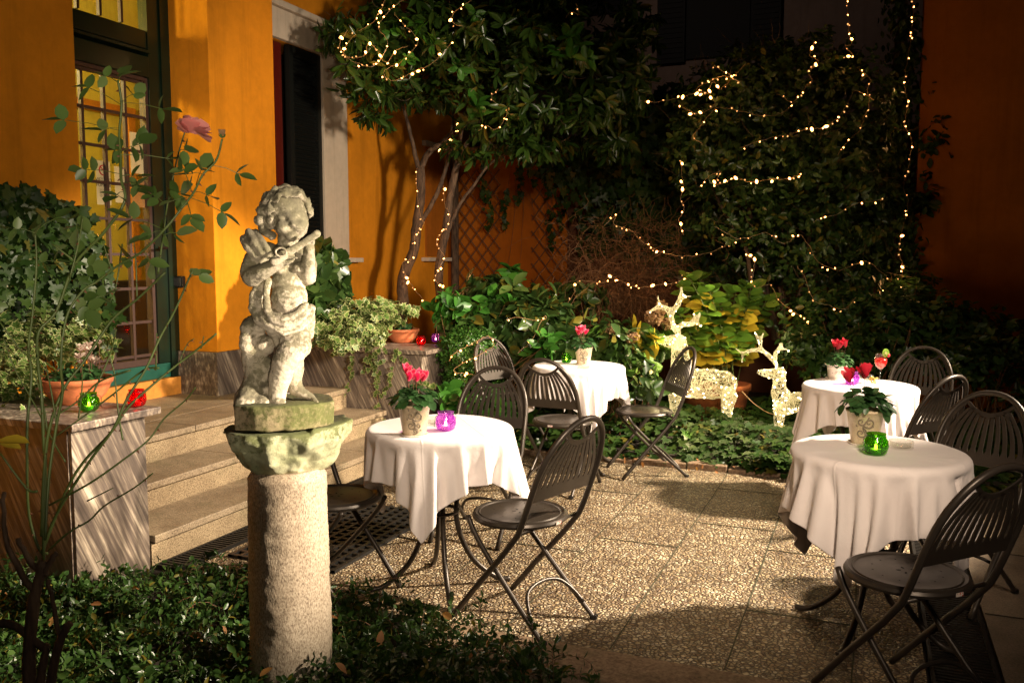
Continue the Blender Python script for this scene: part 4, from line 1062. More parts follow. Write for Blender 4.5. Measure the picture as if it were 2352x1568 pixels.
# stump
TB_ = chain([q4(250, 790, .02, 66), q4(238, 860, .02, 60), q4(250, 950, .02, 70), q4(258, 1050, .02, 72), q4(245, 1130, .02, 84), q4(225, 1190, .012, 98)])
TB_ += [q4(222, 790, -.0, 46), q4(214, 880, -.0, 44), q4(222, 835, .0, 48), q4(275, 775, -.008, 44), q4(300, 880, .0, 55), q4(318, 1000, .01, 55), q4(300, 1120, .0, 60), q4(200, 1180, -.03, 60), q4(290, 1190, -.03, 58)]
sp_ = blobs(TB_, .005, 3); roughen(sp_, .006, 14, .002, 70, 9); put(sp_, 'tree_stump', M['statue'], statue)
# plinth slab (irregular polygon) and the rock below
def slab(outline, z0, z1, jitter, seed, lay=10, prof=None):
    rg = random.Random(seed); V = []; n = len(outline)
    for j in range(lay+1):
        t_ = j/lay; z = z0+(z1-z0)*t_; k = prof(t_) if prof else 1
        for i, (x, y) in enumerate(outline): V.append((x*k, y*k, z))
    Fc = [(j*n+i, j*n+(i+1) % n, (j+1)*n+(i+1) % n, (j+1)*n+i) for j in range(lay) for i in range(n)]
    V += [(0, 0, z0), (0, 0, z1)]; a = len(V)-2; b = a+1
    Fc += [(a, (i+1) % n, i) for i in range(n)]+[(b, lay*n+i, lay*n+(i+1) % n) for i in range(n)]
    me = bpy.data.meshes.new('t'); me.from_pydata(V, [], Fc); o = bpy.data.objects.new('t', me); COL.objects.link(o)
    md = o.modifiers.new('r', 'REMESH'); md.mode = 'VOXEL'; md.voxel_size = .0055; sm = o.modifiers.new('s', 'SMOOTH'); sm.iterations = 4
    dg = bpy.context.evaluated_depsgraph_get(); m2 = bpy.data.meshes.new_from_object(o.evaluated_get(dg)); bpy.data.objects.remove(o); return m2
pl = slab([(-.168, -.085), (-.10, -.135), (.02, -.145), (.100, -.120), (.163, -.055), (.155, .08), (.06, .13), (-.10, .12), (-.168, .05)], 0, .083, 0, 1)
roughen(pl, .008, 14, .002, 60, 2); put(pl, 'plinth', M['plinth'], statue)
rk = thing('rock_capital', 'mossy green rough rock on top of the column carrying the cherub', 'rock', (SP[0], SP[1], SP[2]-.005), TH)
def rprof(t_): return .56+.44*min(1, (t_*1.30))**.75
m2 = slab([(-.218, -.04), (-.175, -.12), (-.06, -.165), (.06, -.16), (.16, -.115), (.222, -.02), (.205, .10), (.08, .17), (-.10, .165), (-.20, .07)], -.158, -.004, 0, 3, 12, rprof)
for v in m2.vertices:
    d = .020*mnoise.noise(v.co*7+Vector((3, 1, 0)))+.010*mnoise.noise(v.co*16)+.004*mnoise.noise(v.co*40)
    v.co += Vector((v.co.x, v.co.y, 0)).normalized()*d*(1.6 if v.co.z < -.01 else 1.0)
    if v.co.z > -.02: v.co.z += .012*mnoise.noise(v.co*9)+(.018*max(0, v.co.x/.2) if v.co.x > .08 else 0)
put(m2, 'rock', M['rock'], rk)
# column
CT = SP[2]-.155
cm = thing('stone_column', 'round granite column standing in the ground cover under the statue', 'column', (SP[0], SP[1], 0), TH)
V = []; Fc = []; n = 72; m_ = 90
for j in range(m_+1):
    z = -.05+(CT+.05)*j/m_; r = .134+.010*(1-z/CT)
    if j > m_-3: r -= .006*(j-(m_-3))
    for i in range(n):
        a = 2*math.pi*i/n; p = Vector((math.cos(a)*r, math.sin(a)*r, z)); d = .0022*mnoise.noise(p*30)+.0022*mnoise.noise(p*90)+.003*mnoise.noise(p*6)-.006*max(0, mnoise.noise(p*11)-.35)
        V.append((p.x+d*math.cos(a), p.y+d*math.sin(a), z))
Fc = [(j*n+i, j*n+(i+1) % n, (j+1)*n+(i+1) % n, (j+1)*n+i) for j in range(m_) for i in range(n)]+[tuple(m_*n+i for i in range(n))]
autosmooth(mesh('shaft', V, Fc, M['column'], cm), 50)
# ================================================================== REINDEER
LED = [None]
def deer(label, base, k, rotz, parts, seed, nst, nled, stretch_y=1.0):
    t = thing('light_up_reindeer', label, 'reindeer decoration', tuple(base), rotz, 'illuminated wire reindeer')
    rg = rnd(seed)
    for nm, blob, ns, nl in parts:
        me = blobs(blob if nm != 'antler' else [(x_, y_, z_, r_*.72) for x_, y_, z_, r_ in blob], .012, 2)
        V = [v.co.copy() for v in me.vertices]; Fp = [tuple(p.vertices) for p in me.polygons]
        tree = BVHTree.FromPolygons(V, Fp); nv = len(V); mb = MB()
        for s_ in range(ns):
            p = V[rg.integers(nv)].copy(); d = Vector(rg.normal(size=3)).normalized(); turn = rg.normal()*.35
            path = []
            for st_ in range(int(rg.integers(7, 15))):
                hit = tree.find_nearest(p)
                if hit[0] is None: break
                q, nr = hit[0], hit[1]
                path.append(q+nr*rg.uniform(-.004, .004))
                d = (d-nr*d.dot(nr)); d = d.normalized() if d.length > 1e-5 else nr.orthogonal()
                d = (d*math.cos(turn)+nr.cross(d)*math.sin(turn)).normalized(); p = q+d*.020
            if len(path) > 3: mb.tube(path, .0015, 3, cap=False)
        # welded frame hoops
        o = mb.build(nm, M['acrylic'], t)
        for s_ in range(nl):
            if LED[0] is None:
                b_ = MB().ball((0, 0, 0), .006, 6).build('led', M['led']); LED[0] = b_.data; bpy.data.objects.remove(b_)
            v = V[rg.integers(nv)]; q = rg.uniform(.75, 1.25); e_ = bpy.data.objects.new('bulb', LED[0]); link(e_, o); e_.location = tuple(v); e_.scale = (q, q, q)
        bpy.data.meshes.remove(me)
    return t
def D1(x, y, d, r, k): return ((x-800)*k, d, (1130-y)*k, r*k)
k = .00108
body = [tuple(D1(x, y, d, r, k)[:3])+(D1(x, y, d, r, k)[3],) for x, y, d, r in ()]
def ch1(L, k=k): return chain([D1(*p, k) for p in L])
trunk = ch1([(665, 845, 0, 118), (760, 848, 0, 118), (880, 848, 0, 120), (955, 850, 0, 112)])
neck = ch1([(650, 820, 0, 112), (640, 740, 0, 82), (632, 640, 0, 70), (624, 560, 0, 66)])
head = ch1([(618, 530, 0, 62), (560, 528, 0, 52), (500, 520, 0, 34), (462, 512, 0, 24)])
def legs1(x0, x1, sp):
    o = []
    for sy in (-.06, .06):
        o += ch1([(x0, 930, sy, 62), (x0-5, 1000, sy, 44), (x0-12, 1090, sy, 34), (x1-10, 1190, sy, 26)])
    return o
an1 = ch1([(620, 480, -.02, 18), (575, 420, -.03, 24), (560, 350, -.05, 28), (540, 280, -.06, 34), (470, 250, -.08, 22), (395, 290, -.10, 14)])+ch1([(470, 250, -.08, 20), (455, 195, -.09, 16), (462, 150, -.09, 8)])+ch1([(560, 300, -.05, 30), (610, 230, -.06, 28), (630, 160, -.07, 22), (628, 105, -.07, 10)])+ch1([(622, 190, -.07, 20), (670, 175, -.07, 15), (708, 180, -.07, 8)])
an2 = ch1([(625, 480, .02, 18), (610, 420, .04, 24), (650, 395, .05, 28), (710, 395, .06, 28), (760, 360, .08, 22), (782, 300, .09, 10)])+ch1([(745, 380, .07, 20), (790, 410, .08, 10)])+ch1([(715, 385, .06, 18), (738, 330, .07, 12), (740, 300, .07, 7)])+ch1([(585, 400, .02, 20), (560, 430, .02, 12)])
b1 = onz(1611, 985, .20); b1 = at(1611, 948, 7.25)
deer('larger lit wire reindeer with two wide antlers standing side on in the ivy', (b1[0], b1[1], b1[2]-.06), k, math.atan2(-b1[0], b1[1])+R(4),
     [('body', [(x, y, z, (r, r*.85, r)) for x, y, z, r in trunk]+neck, 440, 52), ('head', head, 80, 10), ('antler', an1, 95, 12), ('antler', an2, 80, 9), ('leg', legs1(605, 600, 1)[:len(legs1(605, 600, 1))//2], 70, 5), ('leg', legs1(605, 600, 1)[len(legs1(605, 600, 1))//2:], 70, 5), ('leg', legs1(1000, 985, 1)[:len(legs1(1000, 985, 1))//2], 90, 7), ('leg', legs1(1000, 985, 1)[len(legs1(1000, 985, 1))//2:], 80, 6)], 41, 0, 0)
def D2(x, y, d, r, k): return ((x-1400)*k, d, (1210-y)*k, r*k)
k2 = .00104
def ch2(L, k=k2): return chain([D2(*p, k) for p in L])
t2 = ch2([(1370, 960, 0, 68), (1385, 1040, .05, 78), (1450, 1040, .16, 78), (1520, 1040, .30, 76)])
n2 = ch2([(1345, 940, 0, 60), (1345, 860, 0, 48), (1345, 800, 0, 46)])
h2 = ch2([(1350, 785, 0, 46), (1290, 790, -.02, 38), (1225, 782, -.04, 26), (1195, 775, -.05, 18)])
a21 = ch2([(1325, 745, 0, 14), (1300, 690, -.01, 22), (1250, 640, -.03, 24), (1200, 600, -.04, 22), (1190, 540, -.05, 26), (1215, 490, -.05, 12)])+ch2([(1190, 540, -.05, 22), (1158, 480, -.05, 10)])+ch2([(1200, 610, -.04, 22), (1130, 610, -.06, 20), (1070, 640, -.07, 18), (1020, 600, -.08, 8)])+ch2([(1075, 640, -.07, 16), (1062, 700, -.07, 8)])
a22 = ch2([(1330, 745, .01, 14), (1310, 690, .02, 20), (1315, 640, .03, 24), (1345, 600, .04, 18), (1350, 550, .04, 8)])+ch2([(1330, 620, .03, 18), (1370, 605, .05, 14), (1415, 620, .06, 7)])+ch2([(1360, 600, .04, 12), (1372, 550, .04, 7)])
L2 = ch2([(1345, 1060, -.04, 44), (1342, 1130, -.04, 34), (1338, 1205, -.04, 26)]); L3 = ch2([(1360, 1060, .05, 44), (1370, 1130, .05, 32), (1375, 1200, .05, 24)])
b2 = at(1790+14, 985, 6.85)
deer('smaller lit wire reindeer turned towards the path beside the hydrangea', tuple(b2), k2, math.atan2(-b2[0], b2[1])+R(6),
     [('body', t2+n2, 270, 48), ('head', h2, 50, 7), ('antler', a21, 70, 9), ('antler', a22, 50, 6), ('leg', L2, 36, 6), ('leg', L3, 34, 5)], 43, 0, 0)
cb = MB(); P = smoothpath([at(1704, 898, 7.1), at(1730, 925, 7.05), at(1765, 948, 7.0), at(1790, 952, 6.95)], 4); cb.tube(P, .004, 5)
tag(cb.build('power_cable', M['wire'], None, True), 'pale cable running between the two lit reindeer', 'cable')
# ================================================================== PLANTS
def plant(label, cat_, loc, name='plant', group=None): return thing(name, label, cat_, tuple(loc), 0, group)
def fol(t, L, shape, m, name='foliage', kind=None): return leaves(name, L[0], L[1], L[2], L[3], shape, m, t, tuple(t.location), kind=kind)
def limb(mb, t, P, r0, r1, n=8, k=4, wob=0.0, seed=0):
    P = smoothpath(P, k); m_ = len(P); rg = random.Random(seed); o = np.array(t.location)
    mb.tube([p-o+np.array((rg.uniform(-wob, wob), rg.uniform(-wob, wob), 0)) for p in P], [(r0+(r1-r0)*(i/(m_-1))**.8)*(1+rg.uniform(-.06, .06)) for i in range(m_)], n)
def twigs(rng, mb, t, starts, centre, n, length, r=.003, k=4):
    o = np.array(t.location)
    for i in range(n):
        s_ = np.asarray(starts[rng.integers(len(starts))]); d = nrmz(s_-np.asarray(centre)+rng.normal(0, .4, 3)); p = s_.copy(); P = [p-o]
        for j in range(k): d = nrmz(d+rng.normal(0, .3, 3)+np.array((0, 0, .06))); p = p+d*length/k; P.append(p-o)
        mb.tube(P, [r*(1-.8*j/k) for j in range(k+1)], 4, cap=False)
# ---- tree with two trunks beside the window
g = rnd(101)
tb = at(925, 735, 8.6); tb[2] = .1
t = plant('magnolia-like evergreen with two leaning trunks and a wide glossy crown over the window', 'tree', tb, 'evergreen_tree')
mb = MB(); dT = 8.6
def pl_(L, d=8.6): return [at(x, y, d if len(q) == 0 else q[0]) for x, y, *q in L]
for L, r0, r1 in (([(922, 760), (925, 690), (925, 640), (950, 575), (957, 520), (966, 450), (965, 385)], .062, .045),
                  ([(965, 390), (985, 350), (1020, 325), (1050, 290), (1075, 250)], .036, .018), ([(964, 395), (950, 340), (930, 260), (905, 190)], .03, .012),
                  ([(957, 530), (985, 480), (1010, 430), (1025, 380), (1035, 320)], .026, .018), ([(1035, 320), (1040, 240), (1010, 150)], .018, .008), ([(1052, 300), (1100, 240), (1180, 170)], .02, .008)):
    limb(mb, t, pl_(L), r0, r1, 10, 5, .004, 3)
mb.build('trunk', M['bark'], t, True)
mb = MB()
for L, r0, r1 in (([(1008, 770), (1012, 690), (1008, 620), (1022, 540), (1030, 480), (1040, 420), (1052, 370)], .05, .034), ([(1052, 372), (1072, 330), (1110, 300), (1160, 270), (1230, 235)], .028, .012),
                  ([(1022, 550), (1050, 480), (1085, 430), (1130, 372), (1190, 340)], .022, .010), ([(1055, 365), (1060, 300), (1100, 210), (1150, 120)], .024, .01), ([(1160, 272), (1260, 200), (1350, 150)], .014, .006), ([(1190, 340), (1280, 330), (1340, 290)], .012, .005)):
    limb(mb, t, pl_(L, 8.5), r0, r1, 10, 5, .004, 5)
mb.build('trunk', M['bark'], t, True)
parts = []; allc = []
for (px, py, d, rx, ry, rz, nc) in ((895, 95, 7.6, .45, .5, .36, 90), (790, 80, 7.5, .22, .3, .14, 22), (1000, 60, 7.9, .55, .7, .46, 130), (1120, 110, 8.0, .62, .8, .46, 150), (1260, 120, 8.0, .62, .8, .42, 150), (1400, 140, 8.1, .48, .6, .34, 90), (1180, 270, 8.1, .55, .6, .20, 75), (1350, 250, 8.1, .46, .5, .20, 70), (1445, 210, 8.0, .22, .4, .22, 30), (1470, 60, 8.1, .2, .4, .16, 20), (850, 190, 7.5, .26, .3, .18, 30), (1060, -60, 7.9, .9, .9, .42, 120), (1300, -40, 8.0, .9, .9, .42, 120), (980, 215, 8.2, .45, .5, .20, 50), (1090, 340, 8.3, .30, .4, .10, 18), (1230, 345, 8.3, .35, .4, .10, 26), (870, 270, 7.9, .14, .2, .10, 9), (1400, 330, 8.3, .3, .3, .12, 26)):
    L = clumps(g, at(px, py, d), (rx, ry, rz), nc, 9, .125, .06, .25, None, .25, .38, droop=.45); parts.append(L[:4]); allc.append(L[4])
fol(t, cat(*parts), 'long', M['treeleaf'])
allc = np.concatenate(allc); mb = MB(); twigs(g, mb, t, allc, at(1150, 150, 8.0), 160, .22, .004); mb.build('twigs', M['bark'], t)
# fresh bright leaf tufts
parts = []
for px, py, d, s_ in ((1092, 243, 7.6, .13), (1108, 268, 7.6, .10), (1312, 85, 7.3, .12), (1330, 105, 7.3, .11), (1345, 135, 7.3, .10), (1280, 120, 7.3, .09), (955, 60, 7.2, .10), (995, 100, 7.2, .10), (1050, 150, 7.3, .10), (900, 70, 7.2, .09), (930, 130, 7.2, .08), (1090, 30, 7.5, .08)):
    P, A, Nn, S, _ = clumps(g, at(px, py, d), (.03, .03, .03), 2, 7, s_, .02, .3); parts.append((P, A, Nn, S))
fol(t, cat(*parts), 'oval', M['bright'], 'new_leaves')
# ---- big shrub on the right with lights
g = rnd(202)
b = at(1800, 700, 8.3); b[2] = .05
t = plant('huge dark rounded evergreen shrub strung with lights in the right background', 'shrub', b, 'evergreen_shrub')
parts = []; allc = []
for (px, py, d, rx, ry, rz, nc) in ((1650, 235, 7.9, .42, .5, .34, 230), (1740, 200, 7.9, .45, .6, .42, 300), (1860, 190, 8.0, .50, .6, .42, 300), (1960, 240, 8.0, .40, .6, .50, 240), (1620, 330, 7.9, .38, .5, .45, 220), (1760, 350, 7.8, .55, .6, .5, 300), (1900, 380, 7.8, .5, .6, .5, 280), (1700, 480, 8.0, .5, .5, .4, 170), (1840, 530, 8.0, .6, .5, .45, 200), (1980, 480, 8.0, .4, .5, .55, 180), (1900, 640, 8.1, .6, .5, .35, 150), (1720, 600, 8.2, .4, .4, .3, 60)):
    L = clumps(g, at(px, py, d), (rx, ry, rz), nc, 7, .062, .05, .55, None, .4, .35); parts.append(L[:4]); allc.append(L[4])
fol(t, cat(*parts), 'oval', M['shrubleaf'])
allc = np.concatenate(allc); mb = MB(); twigs(g, mb, t, allc, at(1800, 420, 8.1), 260, .26, .0035)
for px, qx, qy in ((1780, 1700, 330), (1800, 1800, 260), (1820, 1900, 260), (1830, 1960, 330), (1790, 1640, 380)): limb(mb, t, [at(px, 780, 8.2), at((px*2+qx)/3, 620, 8.2), at(qx, qy+60, 8.1), at(qx, qy, 8.0)], .03, .008, 7, 4, .006, px)
limb(mb, t, [at(1728, 690, 7.9), at(1722, 620, 7.9), at(1712, 560, 7.95)], .022, .018, 8, 4, 0, 1); limb(mb, t, [at(1815, 800, 7.8), at(1800, 720, 7.85), at(1790, 660, 7.9)], .014, .012, 8, 4, 0, 1)
mb.build('branches', M['bark'], t)
# ---- ivy clad corner column and its side sprays
g = rnd(303)
b = at(2065, 650, 8.3); b[2] = 0
t = plant('tall column of dark climbing ivy on the corner against the dark orange wall', 'climbing plant', b, 'climbing_ivy')
def colpts(r_, n):
    py = r_.uniform(-160, 660, n); px = 2062+r_.normal(0, 19, n)+14*np.sin(py/70.); return np.array([at(a, c, 8.25+r_.uniform(-.15, .2)) for a, c in zip(px, py)])
L = wall_leaves(g, colpts, 2300, .062, -FW*.8, depth=.12)
L2 = clumps(g, at(2140, 350, 8.3), (.18, .2, .42), 70, 7, .085, .05, .2, None, .1, .3, droop=.2)[:4]; L3 = clumps(g, at(2120, 470, 8.3), (.22, .2, .12), 30, 7, .085, .05, .2)[:4]; L5 = clumps(g, at(2125, 215, 8.3), (.12, .2, .12), 20, 6, .07, .05, .2)[:4]
fol(t, cat(L, L2, L3, L5), 'oval', M['ivy'])
mb = MB(); o_ = np.array(t.location)
for k in range(8): limb(mb, t, [at(2060+k*4, 700, 8.3), at(2055+k*5, 450, 8.3), at(2070-k*3, 200, 8.3), at(2060+k*4, -120, 8.3)], .012, .006, 5, 4, .004, k)
limb(mb, t, [at(2075, 520, 8.3), at(2110, 440, 8.3), at(2150, 360, 8.3), at(2190, 300, 8.3)], .008, .003, 5, 4); limb(mb, t, [at(2075, 400, 8.3), at(2130, 370, 8.3), at(2195, 395, 8.3)], .006, .003, 5, 4)
mb.build('stems', M['bark'], t)
# ---- ivy curtain hanging over the garden wall
g = rnd(404)
b = ony(1450, 640, 9.8); t = plant('dark ivy curtain hanging over the garden wall between the tree and the big shrub', 'climbing plant', b, 'climbing_ivy')
def curt(r_, n):
    px = r_.uniform(1180, 2050, n); py = r_.uniform(265, 640, n)
    lim = np.interp(px, [1180, 1240, 1300, 1380, 1450, 1560, 1700, 2050], [350, 400, 440, 530, 600, 660, 690, 700])+r_.normal(0, 22, n)
    top = np.interp(px, [1180, 1300, 1500, 1600, 2050], [300, 285, 290, 240, 200]); k = (py < lim) & (py > top)
    return np.array([ony(a, c, 9.70) for a, c in zip(px[k], py[k])])
L = wall_leaves(g, curt, 6500, .085, (0, -1, 0), depth=.30)
def curt2(r_, n):
    o = []
    for k in range(n//30):
        x = r_.uniform(1090, 1560); y0 = r_.uniform(360, 520); o += [ony(x+r_.normal(0, 4), y0+j*3.4, 9.78) for j in range(26)]
    return np.array(o)
L4 = wall_leaves(g, curt2, 420, .065, (0, -1, 0), depth=.05)
L6 = clumps(g, ony(1500, 255, 9.9), (1.3, .3, .22), 320, 6, .09, .06, .3, None, .3)[:4]
fol(t, cat(L, L4, L6), 'ivy', M['ivy'])
mb = MB(); rg = random.Random(7)
for k in range(44):
    x = rg.uniform(1170, 1680); L_ = rg.uniform(430, 680); limb(mb, t, [ony(x, 300, 9.84), ony(x+rg.uniform(-25, 25), (300+L_)/2, 9.82), ony(x+rg.uniform(-35, 35), L_, 9.83)], .004, .002, 4, 4, .006, k)
mb.build('stems', M['twig'], t)
# ---- dry twiggy bush
g = rnd(505)
b = at(1430, 660, 8.4); t = plant('bare tangle of thin reddish brown twigs behind the far left table', 'shrub', (b[0], b[1], .1), 'bare_twig_bush')
mb = MB(); o_ = np.array(t.location)
for k in range(430):
    p = at(1420+g.normal(0, 42), 700+g.uniform(-50, 30), 8.35+g.normal(0, .12)); d = nrmz(np.array((g.normal(0, .8), g.normal(0, .5), .9))); P = [p-o_]
    for j in range(11):
        d = nrmz(d+g.normal(0, .33, 3)+np.array((0, 0, -.055*j))); p = p+d*.085; P.append(p-o_)
    mb.tube(P, [.0030*(1-.75*j/11) for j in range(12)], 3, cap=False)
for k in range(260):
    p = at(1450+g.normal(0, 75), 560+g.uniform(-60, 80), 8.3+g.normal(0, .15)); d = unit(g, 1)[0]; P = [p-o_]
    for j in range(8): d = nrmz(d+g.normal(0, .5, 3)); p = p+d*.05; P.append(p-o_)
    mb.tube(P, [.0017]*9, 3, cap=False)
for L in ([(1250, 790), (1300, 680), (1380, 640), (1450, 600)], [(1330, 780), (1400, 690), (1470, 650), (1560, 610)], [(1390, 780), (1370, 660), (1330, 560)]): limb(mb, t, pl_(L, 8.35), .014, .005, 6, 4, .006, 2)
mb.build('twigs', M['twig'], t)
# ---- mid shrubs with large leaves behind the left tables
g = rnd(606)
def shrub(label, spots, size, per, shape, m, seed, base, stemn=8, up=.5, cat_='shrub', name='leafy_shrub', sh=.35):
    g = rnd(seed); b = onz(base[0], base[1], .05) if len(base) == 2 else at(*base); t = plant(label, cat_, (b[0], b[1], .05), name)
    parts = []; cs = []
    for px, py, d, rx, ry, rz, nc in spots:
        L = clumps(g, at(px, py, d), (rx, ry, rz), nc, per, size, .04, sh, .03, up, .35); parts.append(L[:4]); cs.append(L[4])
    fol(t, cat(*parts), shape, m); cs = np.concatenate(cs); mb = MB()
    for k in range(min(len(cs), stemn)):
        c = cs[g.integers(len(cs))]; limb(mb, t, [np.array((b[0]+g.normal(0, .08), b[1]+g.normal(0, .08), .05)), (c+np.array((b[0], b[1], .1)))/2+g.normal(0, .04, 3), c], .007, .0025, 5, 4, 0, k)
    if stemn: mb.build('stems', M['twig'], t)
    return t
shrub('broad leaved dark shrub right behind the clipped box bush', [(1090, 760, 7.6, .22, .3, .30, 60), (1170, 730, 7.7, .35, .3, .34, 110), (1240, 760, 7.5, .30, .3, .34, 90), (1130, 690, 7.9, .30, .3, .22, 60), (1290, 830, 7.2, .25, .25, .25, 50)], .135, 8, 'oval', M['shrubleaf'], 61, (1170, 860, 7.6), 40)
shrub('bright green young shrub between planter wall and box bush', [(1035, 705, 7.5, .12, .2, .12, 12), (1235, 790, 7.0, .12, .12, .09, 7), (1130, 700, 7.5, .25, .15, .08, 7), (1170, 640, 7.9, .10, .1, .1, 5)], .125, 7, 'oval', M['bright'], 62, (1045, 850, 7.45), 14)
shrub('low bushy leaves at the foot of the far left table and dried flower stems', [(1400, 800, 7.3, .30, .3, .30, 50), (1450, 870, 7.0, .25, .25, .2, 40), (1330, 690, 8.0, .35, .3, .18, 40), (1480, 800, 7.4, .18, .2, .22, 30)], .10, 6, 'oval', M['shrubleaf'], 63, (1400, 900, 7.3), 30)
shrub('dark leafy undergrowth in front of the corner at the right', [(1900, 720, 7.6, .45, .4, .26, 170), (2030, 740, 7.5, .45, .4, .32, 200), (2150, 740, 7.5, .40, .4, .26, 170), (1960, 820, 7.1, .40, .35, .22, 130), (2080, 670, 7.9, .3, .3, .2, 80), (1850, 800, 7.3, .25, .3, .28, 90), (2100, 820, 7.2, .5, .3, .2, 120)], .062, 7, 'oval', M['vinca'], 64, (2000, 900, 7.4), 60)
shrub('shaded hedge in the far right corner behind the empty chairs', [(2270, 780, 7.2, .45, .4, .24, 150), (2380, 800, 7.0, .4, .4, .24, 100), (2230, 840, 6.9, .4, .3, .18, 90), (2400, 880, 6.8, .5, .3, .25, 90)], .065, 6, 'oval', M['vinca'], 65, (2280, 930, 7.0), 30)
shrub('dusky broad leaved shrub at the left wall beside the shuttered window', [(735, 610, 6.9, .10, .2, .16, 34), (725, 660, 6.8, .10, .2, .16, 34), (748, 640, 7.0, .12, .2, .24, 50), (722, 720, 6.7, .12, .2, .14, 34), (760, 690, 7.0, .08, .2, .12, 24)], .125, 7, 'broad', M['shrubleaf'], 66, (735, 800, 6.9), 0, .1)
# ---- clipped box bush
g = rnd(707)
b = at(1072, 860, 7.15); t = plant('clipped round boxwood bush beside the planter wall wrapped with small lights', 'shrub', (b[0], b[1], .03), 'boxwood_bush')
P = []; c1 = at(1075, 810, 7.15); 
L = clumps(g, c1, (.25, .25, .22), 1300, 6, .024, .02, .72, None, .5, .3); L2 = clumps(g, at(1085, 900, 7.1), (.26, .26, .25), 1200, 6, .024, .02, .75, None, .3, .3)
fol(t, cat(L, L2), 'oval', M['boxleaf']); mb = MB(); cs = np.concatenate([L[4], L2[4]])
for k in range(60): c = cs[g.integers(len(cs))]; limb(mb, t, [np.array((b[0], b[1], .05)), (c+np.array((b[0], b[1], .3)))/2, c], .006, .0015, 4, 3, 0, k)
mb.build('stems', M['twig'], t)
# ---- hydrangea in a terracotta pot behind the reindeer
g = rnd(808)
b = at(1665, 925, 7.75); t = plant('yellowing hydrangea with tall whorled stems glowing behind the reindeer', 'potted shrub', (b[0], b[1], .10), 'hydrangea')
o_ = np.array(t.location)
MB().lathe([(0, 0), (.15, 0), (.17, .02), (.205, .27), (.225, .275), (.225, .32), (.205, .32), (.195, .28), (0, .27)], 36).build('pot', M['terra'], t, True)
tops = [(1607, 640), (1630, 668), (1590, 690), (1575, 665), (1655, 690), (1690, 670), (1725, 660), (1760, 690), (1745, 720), (1640, 730), (1700, 735), (1600, 745), (1560, 720), (1665, 755), (1718, 700), (1620, 700), (1585, 640)]
mb = MB(); gp_, yp = [], []
for i, (px, py) in enumerate(tops):
    d = 7.75+g.uniform(-.22, .22); e = at(px, py, d); s0 = o_+np.array((g.normal(0, .06), g.normal(0, .06), .3)); mid_ = (s0+e)/2+np.array((g.normal(0, .04), g.normal(0, .04), .03)); path = smoothpath([s0, mid_, e], 7)
    mb.tube([p-o_ for p in path], [.006*(1-.5*j/len(path)) for j in range(len(path))], 5)
    n_ = len(path)
    for j in range(3, n_):
        f_ = j/(n_-1)
        if f_ < .3: continue
        nl = 7 if j == n_-1 else 3
        for q in range(nl):
            a = j*1.57+q*6.283/nl+g.uniform(-.2, .2); rd = np.array((math.cos(a), math.sin(a), 0)); up = .55 if j == n_-1 else .05-.3*(1-f_)
            rec = (path[j]+rd*.008, rd+np.array((0, 0, up)), np.array((0, 0, .8))-FW*.75+g.normal(0, .3, 3)-rd*.1, (.125+.055*(1-f_))*g.uniform(.75, 1.2))
            (yp if g.uniform() < (.75-.72*f_)*1.0 else gp_).append(rec)
mb.build('stems', M['stem'], t)
fol(t, [np.array(x) for x in zip(*gp_)], 'roseleaf', M['hydrangea']); fol(t, [np.array(x) for x in zip(*yp)], 'broad', M['hydyellow'], 'yellow_leaves')
xx = at(1560, 960, 7.9)
t2 = plant('second terracotta pot half hidden behind the larger reindeer', 'plant pot', (at(1612, 950, 7.7)[0], at(1612, 950, 7.7)[1], .12), 'terracotta_pot')
MB().lathe([(0, 0), (.13, 0), (.16, .20), (.175, .205), (.175, .24), (.16, .24), (.15, .21), (0, .20)], 32).build('pot', M['terra'], t2, True)
# ---- dried hydrangea heads
g = rnd(909); b = at(1450, 870, 7.4); t = plant('faded hydrangea stems with dry brown mophead flowers between table and reindeer', 'shrub', (b[0], b[1], .1), 'dried_hydrangea'); o_ = np.array(t.location); mb = MB()
for i, (px, py, d, r_) in enumerate(((1408, 762, 7.2, .055), (1450, 775, 7.15, .05), (1502, 728, 7.4, .07), (1535, 745, 7.45, .05), (1520, 705, 7.5, .045))):
    c = at(px, py, d); L = clumps(g, c, (r_, r_, r_*.9), 75, 4, .024, .006, .8, None, .1, .3); fol(t, L[:4], 'broad', M['dryflower'], 'flower_head')
    limb(mb, t, [np.array((b[0]+.04*i, b[1], .1)), (c+np.array((b[0], b[1], .1)))/2+np.array((.03, 0, 0)), c], .005, .003, 5, 4, 0, i)
mb.build('stems', M['stemred'], t)
parts = [clumps(g, at(px, py, d), (.12, .12, .12), 9, 5, .10, .03, .2)[:4] for px, py, d in ((1440, 830, 7.2), (1490, 790, 7.3), (1390, 790, 7.3), (1520, 780, 7.4), (1480, 850, 7.2), (1540, 800, 7.6))]
fol(t, cat(*parts), 'broad', M['hydrangea'])
parts = [clumps(g, at(px, py, d), (.05, .05, .05), 3, 3, .10, .03, .2)[:4] for px, py, d in ((1505, 785, 7.2), (1450, 755, 7.2), (1385, 870, 6.7), (1470, 800, 7.2))]
fol(t, cat(*parts), 'broad', M['hydyellow'], 'yellow_leaves')
